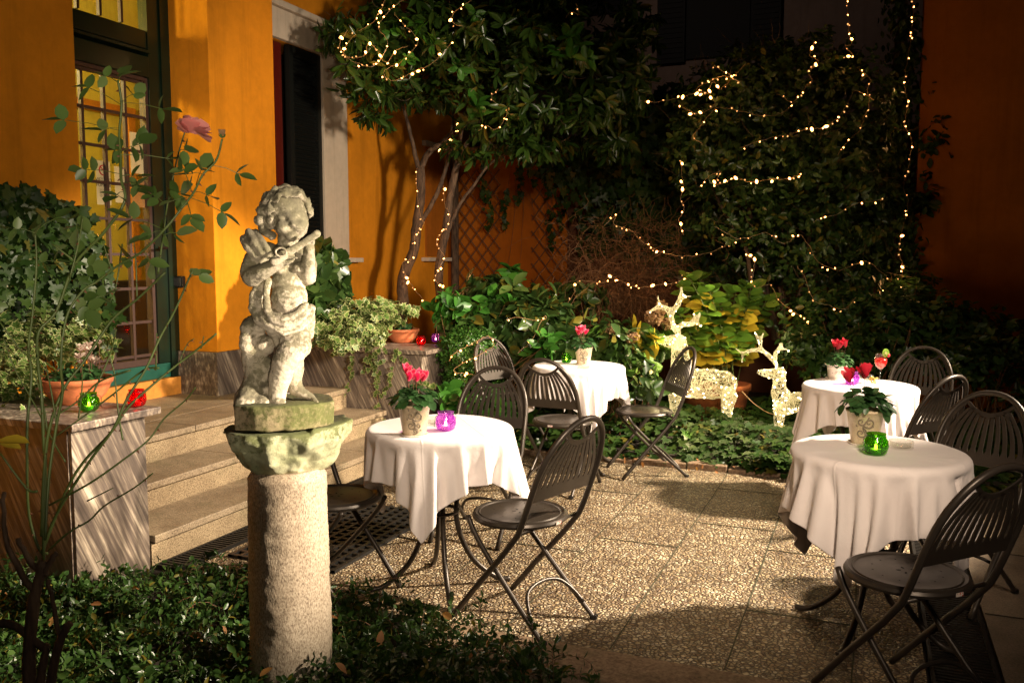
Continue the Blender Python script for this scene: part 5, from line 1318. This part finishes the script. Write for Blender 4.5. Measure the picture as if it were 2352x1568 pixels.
# ---- ivy bed (ground cover)
def hbed(x, y): return .05+.17*np.clip((y-6.36)/.55, 0, 1)**.6+.05*np.sin(x*3.1)*np.cos(y*4.3)
g = rnd(1010)
n = 6800; X_ = g.uniform(-4.3, 1.6, n); Y_ = 6.30+2.2*g.uniform(0, 1, n)**1.35
Z_ = hbed(X_, Y_)-np.abs(g.normal(0, .045, n))+.02; k = ~((X_ < -3.1) & (Y_ < 6.6)); X_, Y_, Z_ = X_[k], Y_[k], Z_[k]; n = len(X_)
A = np.stack([g.normal(0, .7, n), -1+g.normal(0, .6, n), g.normal(-.25, .25, n)], 1); Nn = np.stack([g.normal(0, .32, n), -.35+g.normal(0, .3, n), np.ones(n)], 1)
o = leaves('ivy_bed', np.stack([X_, Y_, Z_], 1), A, Nn, .085*(1+g.uniform(-.4, .35, n)), 'ivy', M['ivy']); tag(o, 'bed of dark trailing ivy under the reindeer', 'ground cover', None, 'stuff')
# ivy creeping out over the kerb by the right table
n = 240; X_ = g.uniform(-.75, -.05, n); Y_ = 6.30-.35*g.uniform(0, 1, n)**1.5*np.clip((X_+.75)/.7, .15, 1); Z_ = .03+g.uniform(0, .12, n)*np.clip((Y_-5.9)/.35, .1, 1)
o = leaves('creeping_ivy', np.stack([X_, Y_, Z_], 1), np.stack([g.normal(0, .6, n), -1+g.normal(0, .4, n), g.normal(-.1, .2, n)], 1), np.stack([g.normal(0, .3, n), -.3+g.normal(0, .3, n), np.ones(n)], 1), .075*(1+g.uniform(-.3, .3, n)), 'ivy', M['ivy']); tag(o, 'ivy shoots spilling over the kerb onto the paving near the right tables', 'ground cover', None, 'stuff')
# ---- foreground ground cover
g = rnd(1111)
def sprigs(g, X0, Y0, H0, per=10, size=.026, lean=.45):
    P, A, Nn, S, st_ = [], [], [], [], []
    for x, y, h in zip(X0, Y0, H0):
        p = np.array((x, y, 0.)); d = nrmz(np.array((g.normal(0, lean), g.normal(0, lean), 1.))); path = [p.copy()]
        for j in range(per):
            d = nrmz(d+g.normal(0, .16, 3)+np.array((0, 0, -.03*j))); p = p+d*h/per; path.append(p.copy())
            if j < 2: continue
            e = nrmz(np.cross(d, g.normal(0, 1, 3)))
            for s_ in (-1, 1):
                P.append(p); A.append(e*s_+d*.45); Nn.append(d+e*s_*-.2+g.normal(0, .25, 3)); S.append(size*g.uniform(.65, 1.3))
        st_.append(path)
    return np.array(P), np.array(A), np.array(Nn), np.array(S), st_
def bedmask(x, y):
    yb = np.interp(x, [-4.5, -3.3, -2.9, -2.3, -1.9, -1.4, -1.1, -.85, -.7], [2.72, 2.74, 3.12, 3.14, 3.12, 3.02, 2.90, 2.66, 2.35]); return (y < yb)
n = 2900; X_ = g.uniform(-3.9, -.75, n); Y_ = g.uniform(1.15, 3.14, n); k = bedmask(X_, Y_); X_, Y_ = X_[k], Y_[k]
w_ = np.hypot(X_, Y_); Hh = g.uniform(.12, .24, len(X_))*np.interp(Y_, [1.2, 2.2, 3.1], [1.15, 1.0, .75])
P, A, Nn, S, st_ = sprigs(g, X_, Y_, Hh, 10, .029)
gc = thing('ground_cover', 'dense small leaved creeping ground cover around the foot of the stone column', 'ground cover', (-2, 2.2, 0)); gc['kind'] = 'stuff'
leaves('foliage', P, A, Nn, S, 'oval', M['vinca'], gc, (-2, 2.2, 0)); mb = MB()
for path in st_[::2]: mb.tube([q-np.array((-2, 2.2, 0)) for q in path[::3]], .0011, 3, cap=False)
mb.build('stems', M['stem'], gc)
# taller loose shoots at the patio edge
n = 46; ang = g.uniform(0, 1, n); X_ = -2.6+1.9*ang+g.normal(0, .05, n); Y_ = np.interp(X_, [-2.9, -1.9, -1.1, -.7], [3.02, 3.02, 2.82, 2.4])-g.uniform(0, .15, n)
P, A, Nn, S, st2 = sprigs(g, X_, Y_, g.uniform(.22, .36, n), 12, .030, .5)
leaves('foliage', P, A, Nn, S, 'long', M['vinca'], gc, (-2, 2.2, 0)); mb = MB()
for path in st2: mb.tube([q-np.array((-2, 2.2, 0)) for q in path], .0012, 3, cap=False)
mb.build('stems', M['stemred'], gc)
# dead leaves
n = 70; X_ = g.uniform(-3.4, -1.0, n); Y_ = g.uniform(1.4, 3.0, n); o = leaves('fallen_leaves', np.stack([X_, Y_, g.uniform(.05, .17, n)], 1), unit(g, n), unit(g, n)+np.array((0, 0, 1.2)), .045*(1+g.uniform(-.4, .4, n)), 'oval', M['deadleaf']); tag(o, 'scattered brown dead leaves lying in the foreground ground cover', 'fallen leaves', None, 'stuff')
n = 60; X_ = g.uniform(-2.9, -.3, n); Y_ = 6.2+g.normal(0, .09, n); o = leaves('fallen_leaves', np.stack([X_, Y_, .042+g.uniform(0, .01, n)], 1), unit(g, n), np.array((0, 0, 1))+g.normal(0, .2, (n, 3)), .04*(1+g.uniform(-.4, .4, n)), 'oval', M['deadleaf']); tag(o, 'small brown litter leaves along the back kerb of the patio', 'fallen leaves', None, 'stuff')
# ---- ivy covering the left pier
g = rnd(1212)
b = onx(60, 900, -4.6); t = plant('dark ivy climbing the orange wall at the left edge behind the rose', 'climbing plant', (b[0], b[1], .4), 'climbing_ivy')
def pier(r_, n):
    px = r_.uniform(-260, 225, n); py = r_.uniform(425, 800, n)
    top = np.interp(px, [-260, 0, 80, 140, 180, 225], [400, 428, 452, 470, 515, 640])+r_.normal(0, 9, n); k = (py > top) & (px < np.interp(py, [430, 560, 700, 800], [180, 200, 225, 245])+r_.normal(0, 6, n))
    return np.array([onx(a, c, -4.60) for a, c in zip(px[k], py[k])])
L = wall_leaves(g, pier, 3600, .075, (1, -.15, 0), depth=.22); fol(t, L, 'ivy', M['ivy'])
mb = MB()
for k in range(10): limb(mb, t, [onx(-20+k*24, 860, -4.6), onx(-10+k*22, 700, -4.6), onx(k*19, 480, -4.6)], .007, .003, 5, 4, .01, k)
mb.build('stems', M['bark'], t)
# ---- variegated ivy, left
g = rnd(1313); b = at(60, 900, 4.6); t = plant('pale edged variegated ivy mound on the left planter beside the terracotta bowl', 'plant', (b[0], b[1], .79), 'variegated_ivy')
parts = [clumps(g, at(px, py, d), (rx, .3, rz), nc, 6, .042, .04, .4, None, .5)[:4] for px, py, d, rx, rz, nc in ((20, 800, 4.9, .30, .18, 150), (110, 770, 5.1, .28, .16, 130), (180, 790, 5.2, .16, .12, 60), (10, 900, 4.6, .25, .25, 150), (60, 1000, 4.3, .16, .2, 60), (-60, 950, 4.4, .25, .4, 140))]
fol(t, cat(*parts), 'ivy', M['varieg']); 
# ---- variegated ivy on right planter with trailing vines
g = rnd(1414); b = onz(830, 780, .80); t = plant('lush variegated ivy spilling down the striated granite planter', 'plant', (b[0], b[1], .80), 'variegated_ivy'); o_ = np.array(t.location)
spots = ((745, 760, 6.55, .14, .12, 90), (790, 735, 6.75, .20, .15, 150), (850, 735, 6.8, .20, .15, 170), (872, 715, 6.95, .12, .08, 55), (930, 712, 7.15, .12, .05, 18), (810, 765, 6.45, .17, .10, 110), (858, 778, 6.45, .09, .07, 40), (780, 785, 6.4, .12, .06, 40), (842, 705, 6.8, .08, .05, 16), (900, 735, 7.1, .08, .04, 14))
parts = [clumps(g, at(px, py, d), (rx, .18, rz), nc, 5, .048, .03, .4, None, .5)[:4] for px, py, d, rx, rz, nc in spots]
P, A, Nn, S = [], [], [], []; mb = MB(); yf = 6.05
for L in ([(812, 800), (812, 830), (806, 870), (795, 900), (770, 912), (752, 916)], [(868, 800), (862, 830), (866, 870), (866, 905), (872, 940), (885, 965), (905, 978), (935, 990), (968, 997)], [(912, 800), (908, 840), (900, 870), (890, 890), (878, 905)], [(845, 800), (850, 825), (866, 845), (872, 870)], [(912, 800), (935, 830), (950, 850), (965, 870), (985, 880), (1000, 884)], [(890, 800), (880, 830), (850, 845), (835, 850)], [(775, 800), (772, 815)]):
    path = smoothpath([ony(x, y, yf-.012) for x, y in L], 7); mb.tube([p-o_ for p in path], .0016, 4)
    for j, p in enumerate(path):
        if g.uniform() < .72:
            P.append(p+np.array((g.normal(0, .006), -.012, g.normal(0, .006)))); A.append((g.normal(0, .8), -.25, -.6+g.normal(0, .5))); Nn.append((g.normal(0, .3), -1, .5+g.normal(0, .3))); S.append(.044*g.uniform(.6, 1.25))
mb.build('vines', M['twig'], t); parts.append((np.array(P), np.array(A), np.array(Nn), np.array(S)))
fol(t, cat(*parts), 'ivy', M['varieg'])
pt = onz(805, 780, .80); t3 = plant('terracotta pot buried in the variegated ivy on the planter', 'plant pot', (pt[0], pt[1]+.12, .802), 'terracotta_pot')
MB().lathe([(0, 0), (.09, 0), (.12, .15), (.13, .155), (.13, .18), (.12, .18), (.11, .15), (0, .15)], 28).build('pot', M['terra'], t3, True)
# ---- low leafy plants between planter end and chair, by the wall
shrub('low shade plants at the end of the granite planter', [(1030, 905, 6.7, .08, .1, .10, 7), (1050, 945, 6.5, .12, .12, .08, 10), (1020, 975, 6.5, .08, .1, .08, 7), (1150, 950, 6.5, .22, .2, .08, 24)], .085, 6, 'broad', M['bright'], 67, (1050, 1010), 10)
# ---- rose bush
g = rnd(1515); rb_ = at(95, 1310, 2.15); t = plant('thorny rose bush with long arching green canes and one pink rose', 'rose bush', (rb_[0], rb_[1], 0), 'rose_bush'); o_ = np.array(t.location)
dR = 2.15
canes = [([(271, 185), (279, 240), (274, 308), (277, 360), (278, 411), (286, 464), (236, 537), (171, 608), (130, 714), (89, 762), (87, 831), (95, 900), (100, 1000), (104, 1100), (99, 1298)], .0050),
 ([(426, 298), (408, 360), (387, 456), (375, 537), (363, 629)], .0028),
 ([(380, 625), (315, 687), (257, 735), (192, 831), (147, 892), (113, 985), (100, 1100), (95, 1230)], .0046),
 ([(510, 320), (497, 368), (466, 401), (445, 442), (416, 480), (377, 528), (322, 581), (274, 608), (219, 649), (192, 666), (158, 714), (144, 776), (140, 848), (144, 900), (130, 975), (112, 1100), (104, 1240)], .0040),
 ([(442, 622), (401, 714), (367, 776), (336, 845), (291, 917), (260, 985), (205, 1060), (130, 1180), (96, 1265)], .0042),
 ([(497, 766), (456, 800), (411, 834), (356, 879), (295, 934), (253, 995), (192, 1060), (150, 1130), (100, 1260)], .0042),
 ([(449, 889), (428, 917), (377, 961), (342, 1009), (281, 1057), (205, 1110), (113, 1160)], .0030),
 ([(351, 1086), (308, 1120), (240, 1161), (205, 1195), (158, 1222), (110, 1264)], .0030),
 ([(80, 533), (84, 608), (74, 728), (65, 797), (72, 865), (63, 968), (62, 1060), (66, 1180), (90, 1260), (108, 1270)], .0046),
 ([(7, 773), (34, 848), (80, 930), (120, 1010), (150, 1060)], .0024), ([(0, 740), (50, 806), (86, 824)], .0032), ([(0, 1040), (60, 1120), (86, 1128)], .004),
 ([(254, 690), (268, 650), (281, 560)], .0024), ([(306, 545), (312, 600), (315, 690)], .0022), ([(236, 555), (250, 600), (256, 620)], .0022), ([(267, 755), (258, 800), (240, 845), (215, 900)], .0026),
 ([(232, 775), (260, 845), (272, 950), (282, 1010)], .0026), ([(120, 560), (172, 600)], .003), ([(190, 500), (180, 560), (160, 640)], .0026), ([(360, 765), (358, 850)], .0024), ([(189, 830), (188, 900), (180, 960)], .0022),
 ([(105, 840), (118, 900), (130, 975)], .0026), ([(80, 860), (100, 930), (110, 1000)], .0026), ([(446, 778), (430, 790), (411, 834)], .0018), ([(468, 772), (462, 800)], .0018), ([(260, 1120), (200, 1150)], .002), ([(120, 960), (180, 920), (230, 875), (300, 850)], .0030), ([(130, 1000), (200, 950), (260, 905), (330, 850), (365, 845)], .003)]
mb = MB(); th_ = MB()
for i, (L, r_) in enumerate(canes):
    P = [at(x, y, dR+.10*math.sin(i*1.7)+.02*math.sin(j)) for j, (x, y) in enumerate(L)]; path = smoothpath(P, 4); n_ = len(path)
    mb.tube([p-o_ for p in path], [r_*(.62+.38*j/(n_-1))*.92 for j in range(n_)], 6)
    for j in range(2, n_-1, 2):
        d = unit(g, 1)[0]; p = path[j]-o_; tt = nrmz(path[j+1]-path[j]); d = nrmz(d-tt*d.dot(tt)); b0 = p+d*r_*.7
        th_.add([b0+tt*.003, b0-tt*.003, b0+np.cross(tt, d)*.0015, b0-np.cross(tt, d)*.0015, b0+d*.008-np.array((0, 0, .002))], [(0, 2, 4), (2, 1, 4), (1, 3, 4), (3, 0, 4)])
mb.build('canes', M['stem'], t, True); th_.build('thorns', M['stemred'], t)
mb = MB()
for L, r0, r1 in (([(99, 1290), (85, 1350), (72, 1420), (68, 1600)], .012, .016), ([(40, 1235), (70, 1290), (95, 1310)], .006, .009), ([(128, 1270), (108, 1300), (99, 1320)], .006, .009), ([(8, 1130), (12, 1230), (45, 1310), (80, 1355)], .005, .009), ([(160, 1430), (135, 1480), (110, 1600)], .009, .012), ([(108, 1480), (100, 1520), (90, 1600)], .009, .011), ([(110, 1330), (125, 1400), (140, 1480)], .005, .006), ([(0, 1430), (40, 1440), (100, 1490)], .012, .009)):
    limb(mb, t, pl_(L, dR), r0, r1, 9, 4, .002, 2)
mb.build('trunk', M['bark'], t, True)
# compound rose leaves
P, A, Nn, S = [], [], [], []; mb = MB()
spots = [(271, 185, 285, 170), (271, 190, 240, 175), (277, 240, 200, 200), (279, 235, 310, 215), (279, 235, 372, 250), (274, 300, 140, 275), (274, 295, 235, 300), (277, 350, 325, 330), (277, 355, 390, 365), (278, 345, 262, 345), (278, 400, 190, 390), (278, 405, 310, 405), (280, 420, 320, 425), (286, 440, 265, 450), (375, 465, 345, 445), (375, 470, 415, 440), (440, 440, 420, 385), (450, 425, 465, 385), (490, 380, 550, 400), (466, 400, 435, 400), (440, 455, 515, 490), (440, 455, 400, 460), (430, 465, 440, 500), (440, 440, 480, 450), (377, 528, 300, 500), (375, 530, 340, 540), (377, 540, 405, 535), (330, 575, 345, 605), (250, 590, 185, 580), (280, 610, 290, 590), (80, 535, 30, 525), (80, 533, 130, 500), (85, 605, 130, 600), (170, 500, 90, 515), (180, 500, 175, 525), (210, 690, 240, 680), (200, 700, 205, 710), (430, 640, 460, 632), (100, 610, 210, 610), (408, 350, 425, 345)]
for (x0, y0, x1, y1) in spots:
    d = dR+g.uniform(-.08, .08); a = at(x0, y0, dR); b = at(x1, y1, d); ax_ = nrmz(b-a); L_ = np.linalg.norm(b-a); mb.tube([a-o_, (a+b)/2-o_+np.array((0, 0, .004)), b-o_], .0010, 4)
    sd_ = nrmz(np.cross(ax_, FW)); sz = .046*g.uniform(.8, 1.15); nrm_ = nrmz(-FW*.25+np.array((0, 0, 1))*.9+g.normal(0, .5, 3))
    P.append(b); A.append(ax_+g.normal(0, .15, 3)); Nn.append(nrm_); S.append(sz*1.15)
    q = 1 if g.uniform() < .8 else 2
    for j in range(q):
        for s_ in (-1, 1):
            P.append(b-ax_*(.008+.026*j)); A.append(sd_*s_*1.0+ax_*.5+g.normal(0, .2, 3)); Nn.append(nrm_+g.normal(0, .3, 3)); S.append(sz*g.uniform(.7, 1.0))
leaves('foliage', P, A, Nn, S, 'roseleaf', M['roseleaf'], t, o_); mb.build('leaf_stalks', M['stem'], t)
# the bloom and the bud
c = at(440, 282, dR); P, A, Nn, S = [], [], [], []
up_ = nrmz(np.array((0, 0, 1.))+RT*.25)
for k in range(44):
    lay = k/44; a = k*2.4; d = np.array((math.cos(a), math.sin(a), 0))
    P.append(c+d*(.001+.004*lay)-up_*(.018+.008*lay)); A.append(d*(.12+1.5*lay**1.3)+up_+g.normal(0, .12, 3)); Nn.append(-d+up_*.5*lay+g.normal(0, .3, 3)); S.append((.030+.016*lay)*g.uniform(.85, 1.12))
for k in range(4): P.append(c+RT*.014-up_*.022); A.append(RT*(.9)+FW*(k-1.5)*.3+np.array((0, 0, -.25*k+.15))); Nn.append(np.array((0, 0, 1))+g.normal(0, .2, 3)); S.append(.044)
leaves('rose_flower', P, A, Nn, S, 'rosepetal', M['rose'], t, o_)
c = at(510, 312, dR); P = [c]*9; A = [np.array((math.cos(k*.7)*.5, math.sin(k*.7)*.5, .9)) for k in range(9)]; Nn = [-np.array((math.cos(k*.7), math.sin(k*.7), 0)) for k in range(9)]
leaves('rose_bud', P, A, Nn, [.018]*9, 'broad', M['dryflower'], t, o_)
P = [c-np.array((0, 0, .006))]*5+[at(432, 296, dR)]*6; A = [np.array((math.cos(k*1.25)*.6, math.sin(k*1.25)*.6, .6)) for k in range(5)]+[np.array((math.cos(k*1.05), math.sin(k*1.05), .2)) for k in range(6)]
leaves('sepals', P, A, [(0, 0, -1)]*11, [.014]*5+[.020]*6, 'petal', M['roseleaf'], t, o_)
# yellow bloom at the very left edge
c = at(8, 965, 2.0); P = [c]*12; A = [np.array((math.cos(k*.9)*.8, math.sin(k*.9)*.5, .5)) for k in range(12)]; leaves('faded_yellow_rose', P, A, [-a for a in A], [.036]*12, 'broad', M['hydyellow'], t, o_)
leaves('yellow_leaf', [at(-8, 1012, 2.0), at(0, 1018, 2.0)], [RT, RT+np.array((0, 0, -.2))], [(0, -.4, 1)]*2, [.075, .05], 'oval', M['hydyellow'], t, o_)
# ================================================================== FAIRY LIGHTS
bulb_me = None
def string(label, L, d, step=.105, seed=0, big=.28):
    global bulb_me
    rg = random.Random(seed); P = smoothpath([at(x, y, (q[0] if q else d)) for x, y, *q in L], 6); o_ = P[0]
    t = thing('fairy_lights', label, 'string lights', tuple(o_), 0, 'strings of small warm fairy lights')
    mb = MB(); mb.tube([p-o_+np.array((rg.uniform(-.006, .006), rg.uniform(-.006, .006), rg.uniform(-.006, .006))) for p in P], .0019, 4); mb.build('wire', M['wire'], t)
    if bulb_me is None:
        b = MB().ball((0, 0, 0), (.0062, .0062, .0105), 8); ob = b.build('bulb', M['bulb'], None, True); bulb_me = [ob.data, ob.data.copy()]; bulb_me[1].materials.clear(); bulb_me[1].materials.append(M['bulbdim']); bpy.data.objects.remove(ob)
    acc = 0; nxt = rg.uniform(0, step); k = 0
    for a, b in zip(P, P[1:]):
        s_ = np.linalg.norm(b-a); 
        while acc+s_ > nxt and k < 75:
            p = a+(b-a)*((nxt-acc)/s_); dim = rg.random() < .42; o = bpy.data.objects.new('bulb', bulb_me[1 if dim else 0]); link(o, t)
            o.location = tuple(p-o_+np.array((rg.uniform(-.012, .012), rg.uniform(-.02, 0), rg.uniform(-.022, .012)))); o.rotation_euler = (rg.uniform(-1.4, 1.4), rg.uniform(-1.4, 1.4), 0)
            q = rg.uniform(1.45, 1.9) if rg.random() < big and not dim else rg.uniform(.6, .95); o.scale = (q, q, q); nxt += step*.68*(rg.uniform(.35, 1.0) if rg.random() < .6 else rg.uniform(1.2, 2.6)); k += 1
        acc += s_
    return t
def glow(px, py, d, e, c=(1, .48, .16)):
    lt = bpy.data.lights.new('fairy_glow', 'POINT'); lt.energy = e; lt.color = c; lt.shadow_soft_size = .02
    e_ = 0; o = bpy.data.objects.new('fairy_glow', lt); o.location = tuple(at(px, py, d)); link(o)
string('string of lights clustered in the left end of the tree crown over the window', [(885, 0), (862, 45), (835, 65), (805, 90), (790, 128), (835, 130), (850, 98), (886, 142), (908, 118), (938, 105)], 7.15, .07, 1, .45)
string('short light string looping through the top middle of the tree crown', [(1098, -8), (1050, 22), (1036, 50), (1062, 62)], 7.15, .09, 2, .2)
string('few lights high in the right part of the tree crown', [(1300, 40), (1312, 28), (1330, 34), (1322, 10)], 7.1, .07, 3, .1)
string('lights hanging from the crown down to the forked trunk', [(1146, 205), (1128, 228), (1163, 255), (1152, 285), (1135, 298), (1116, 288), (1100, 300)], 7.75, .085, 4, .3)
string('lights twisted along the upper left branch of the tree', [(1052, 283), (1048, 310), (1030, 325), (1022, 340), (1003, 350)], 8.35, .055, 5, .3)
string('lights running down the left tree trunk to the planter', [(958, 385), (957, 430), (966, 497), (975, 515), (953, 545), (950, 582), (946, 596), (925, 602), (932, 635), (945, 655), (965, 680), (985, 700), (1004, 716), (1006, 735)], 8.45, .085, 6, .35)
string('lights running down the right tree trunk', [(1020, 428), (1022, 470), (1032, 488), (1030, 515), (1003, 552), (1020, 590), (1006, 622), (1003, 645), (1052, 682)], 8.35, .085, 7, .35)
string('garland swagged low across the twiggy bush', [(1385, 520), (1418, 492), (1410, 515), (1450, 530), (1482, 560), (1530, 582), (1575, 588), (1620, 582), (1655, 570), (1697, 548)], 7.75, .10, 8, .4)
string('garland below the swag leading to the reindeer antlers', [(1395, 625), (1425, 645), (1465, 660), (1500, 655), (1545, 650), (1575, 640), (1562, 620)], 7.7, .09, 9, .35)
string('lights rising at the left of the twiggy bush', [(1250, 730), (1275, 725), (1300, 700), (1318, 672), (1325, 648), (1350, 645), (1390, 648), (1400, 630)], 7.8, .085, 10, .25)
string('thin string spanning from the tree to the big shrub', [(1470, 232), (1500, 234), (1545, 228), (1590, 215), (1620, 215), (1640, 188), (1655, 205), (1690, 170), (1712, 148)], 7.35, .075, 11, .35)
string('lights at the top of the big shrub', [(1872, 95), (1860, 125), (1880, 140), (1858, 165), (1866, 185), (1852, 200), (1822, 233), (1785, 215)], 7.3, .065, 12, .35)
string('lights climbing above the big shrub', [(1944, -20), (1948, 45), (1950, 75), (1957, 100), (1942, 108), (1960, 130), (1925, 130)], 7.6, .075, 13, .25)
string('lights in the right half of the big shrub', [(1975, 160), (2000, 185), (1993, 200), (1996, 245), (1984, 270), (1975, 300), (1943, 328), (1925, 355)], 7.3, .085, 14, .3)
string('lights falling down the ivy column at the corner', [(2096, -15), (2094, 80), (2080, 160), (2078, 205), (2086, 240), (2078, 288), (2093, 320), (2088, 380), (2075, 430), (2085, 470), (2065, 560), (2072, 610), (2070, 632), (2045, 655), (2030, 665), (1965, 685)], 7.85, .105, 15, .3)
string('lights dropping down the left flank of the big shrub', [(1565, 372), (1568, 435), (1563, 455), (1572, 480), (1560, 505), (1572, 540)], 7.3, .075, 16, .3)
string('lights threaded through the middle of the big shrub', [(1605, 432), (1630, 405), (1655, 395), (1640, 425), (1690, 410), (1725, 418), (1770, 412), (1812, 410), (1842, 398)], 7.05, .08, 17, .35)
string('lights low in the shrub next to the hydrangea', [(1712, 585), (1732, 600), (1728, 640), (1735, 660), (1770, 655), (1790, 690), (1812, 708), (1850, 735), (1857, 740)], 7.35, .09, 18, .25)
string('scattered lights at shrub height left of the corner', [(1868, 512), (1885, 500), (1920, 493), (1960, 470), (2000, 462), (2030, 460)], 7.3, .12, 19, .1)
string('lights wrapped around the clipped box bush', [(1030, 830), (1045, 810), (1080, 792), (1104, 778), (1124, 772), (1135, 790), (1118, 805), (1040, 850), (1090, 860)], 6.85, .08, 20, .3)
string('lights among the shrubs behind the far left chairs', [(1190, 812), (1200, 800), (1215, 790), (1250, 728), (1246, 735), (1180, 730), (1165, 735)], 6.95, .14, 21, .1)
string('sparse lights strung across the upper shrub', [(1612, 330), (1592, 314), (1610, 290), (1645, 250), (1700, 255), (1740, 265), (1790, 262), (1830, 232)], 7.2, .17, 22, .2)
string('lights strewn deep in the crown above the shuttered window', [(905, 30), (930, 60), (960, 95), (925, 140), (880, 165), (905, 185), (950, 165), (1000, 140), (1040, 95)], 7.2, .10, 23, .3)
string('lights looping over the top left of the big shrub', [(1560, 240), (1600, 262), (1640, 240), (1625, 215), (1600, 205), (1660, 175), (1700, 190), (1640, 150)], 7.25, .07, 24, .35)
string('lights deep in the centre of the big shrub', [(1700, 340), (1760, 320), (1850, 300), (1900, 290), (1940, 250), (1965, 210), (2010, 230)], 7.1, .13, 25, .25)
string('lights low in the big shrub above the undergrowth', [(1640, 520), (1697, 548), (1760, 535), (1800, 560), (1840, 540), (1880, 600), (1930, 620), (1990, 600), (2040, 640)], 7.35, .13, 26, .25)
string('lights trailing over the undergrowth at the right corner', [(1965, 685), (1940, 710), (1900, 700), (1870, 690), (1850, 640), (1830, 610)], 7.1, .12, 27, .25)
string('lights sprinkled along the upper left edge of the tree crown', [(800, 70), (780, 105), (810, 140), (860, 150), (890, 100), (870, 60), (900, 20), (935, -5)], 7.05, .09, 28, .35)
for a in ((845, 115, 7.0, 1.1), (880, 130, 7.0, .9), (1040, 40, 7.0, .5), (1150, 280, 7.6, .5), (950, 590, 8.25, 1.0), (968, 497, 8.3, .6), (1020, 590, 8.2, .6), (1048, 680, 8.2, .6), (1440, 530, 7.6, .9), (1550, 590, 7.6, .9), (1470, 660, 7.5, .9), (1300, 700, 7.6, .4), (1650, 190, 7.2, .7), (1711, 150, 7.2, .6), (1868, 130, 7.1, .9), (1950, 100, 7.4, .5), (1995, 200, 7.1, .6), (1993, 245, 7.1, .4), (2078, 205, 7.7, .5), (2090, 310, 7.7, .5), (2070, 630, 7.7, 1.1), (1592, 314, 7.1, .5), (1725, 418, 6.9, .9), (1830, 405, 6.9, .5), (1565, 520, 7.15, .5), (1812, 708, 7.2, .6), (1100, 785, 6.75, .5), (1040, 825, 6.75, .5)):
    glow(*a)
# reindeer glow
glow(1600, 870, 7.0, 1.6, (1, .80, .40)); glow(1640, 700, 7.35, 5.0, (1, .80, .40)); glow(1700, 790, 7.35, 5.0, (1, .8, .4)); glow(1740, 850, 6.9, 2.0, (1, .80, .40)); glow(1530, 790, 7.1, 2.5, (1, .8, .4)); glow(1580, 990, 6.75, 1.0, (1, .8, .4))
# ================================================================== LIGHT
def spot(name, loc, tgt, energy, angle, blend, col, size=.08):
    lt = bpy.data.lights.new(name, 'SPOT'); lt.energy = energy; lt.spot_size = R(angle); lt.spot_blend = blend; lt.color = col; lt.shadow_soft_size = size
    o = bpy.data.objects.new(name, lt); o.location = loc; d = Vector(tgt)-Vector(loc); o.rotation_euler = d.to_track_quat('-Z', 'Y').to_euler(); return link(o)
WARM = (1, .82, .62)
# garden floodlights outside the frame, then added spots for statue, rose and front
spot('flood_or_fill_spot', (3.4, 6.4, 3.9), (-2.4, 5.1, 0), 6300, 41, .18, WARM, .18)
spot('flood_or_fill_spot', (2.6, 2.2, 2.3), (-4.9, 6.9, 1.6), 2500, 38, .8, WARM, .25)
spot('flood_or_fill_spot', (2.4, 2.7, 2.6), (-1.85, 2.44, 1.0), 4000, 23, .85, WARM, .12)  # separate spot added to brighten the statue and its column
spot('flood_or_fill_spot', (1.0, -.8, 1.3), tuple(at(400, 310, 2.15)), 480, 34, .8, WARM, .12)  # spot added to bring up the dark rose bush
spot('flood_or_fill_spot', (.9, .2, 3.0), (-1.55, 5.8, .55), 950, 50, .85, (1, .78, .58), .3)  # added frontal fill for the tablecloth fronts
spot('flood_or_fill_spot', (.5, -.4, 2.6), (-2.6, 3.0, .8), 38, 80, 1, WARM, .3)  # weak fill added near the camera for the foreground
spot('rear_house_fill', (-4, 11.5, 7), (-1, 16, 5), 100, 120, 1, (1, .8, .65), .3)  # unseen lamp added to lift the rear house out of black
ri = bpy.data.lights.new('room_light', 'POINT'); ri.energy = 300; ri.color = (1, .84, .36); ri.shadow_soft_size = .15
ro = bpy.data.objects.new('room_light', ri); ro.location = (-5.75, 3.4, 3.2); link(ro)
w_ = bpy.data.worlds.new('World'); C.world = w_; w_.use_nodes = True
bg = w_.node_tree.nodes['Background']; bg.inputs[0].default_value = (.012, .010, .012, 1); bg.inputs[1].default_value = .3
# ================================================================== CAMERA
cam = bpy.data.cameras.new('camera'); cam.lens = F/2352*36; cam.sensor_width = 36; cam.clip_end = 300; cam.clip_start = .05
co = bpy.data.objects.new('camera', cam); co.location = (0, 0, H); co.rotation_euler = (R(90)-PT, 0, YAW); link(co); C.camera = co
C.view_settings.view_transform = 'Standard'; C.view_settings.look = 'None'; C.view_settings.exposure = 0
try:
    C.cycles.max_bounces = 6; C.cycles.transparent_max_bounces = 12; C.cycles.diffuse_bounces = 3; C.cycles.glossy_bounces = 3; C.cycles.transmission_bounces = 4
    C.cycles.use_denoising = True; C.cycles.sample_clamp_indirect = 4; C.cycles.sample_clamp_direct = 0
    C.cycles.use_light_tree = True
except Exception: pass
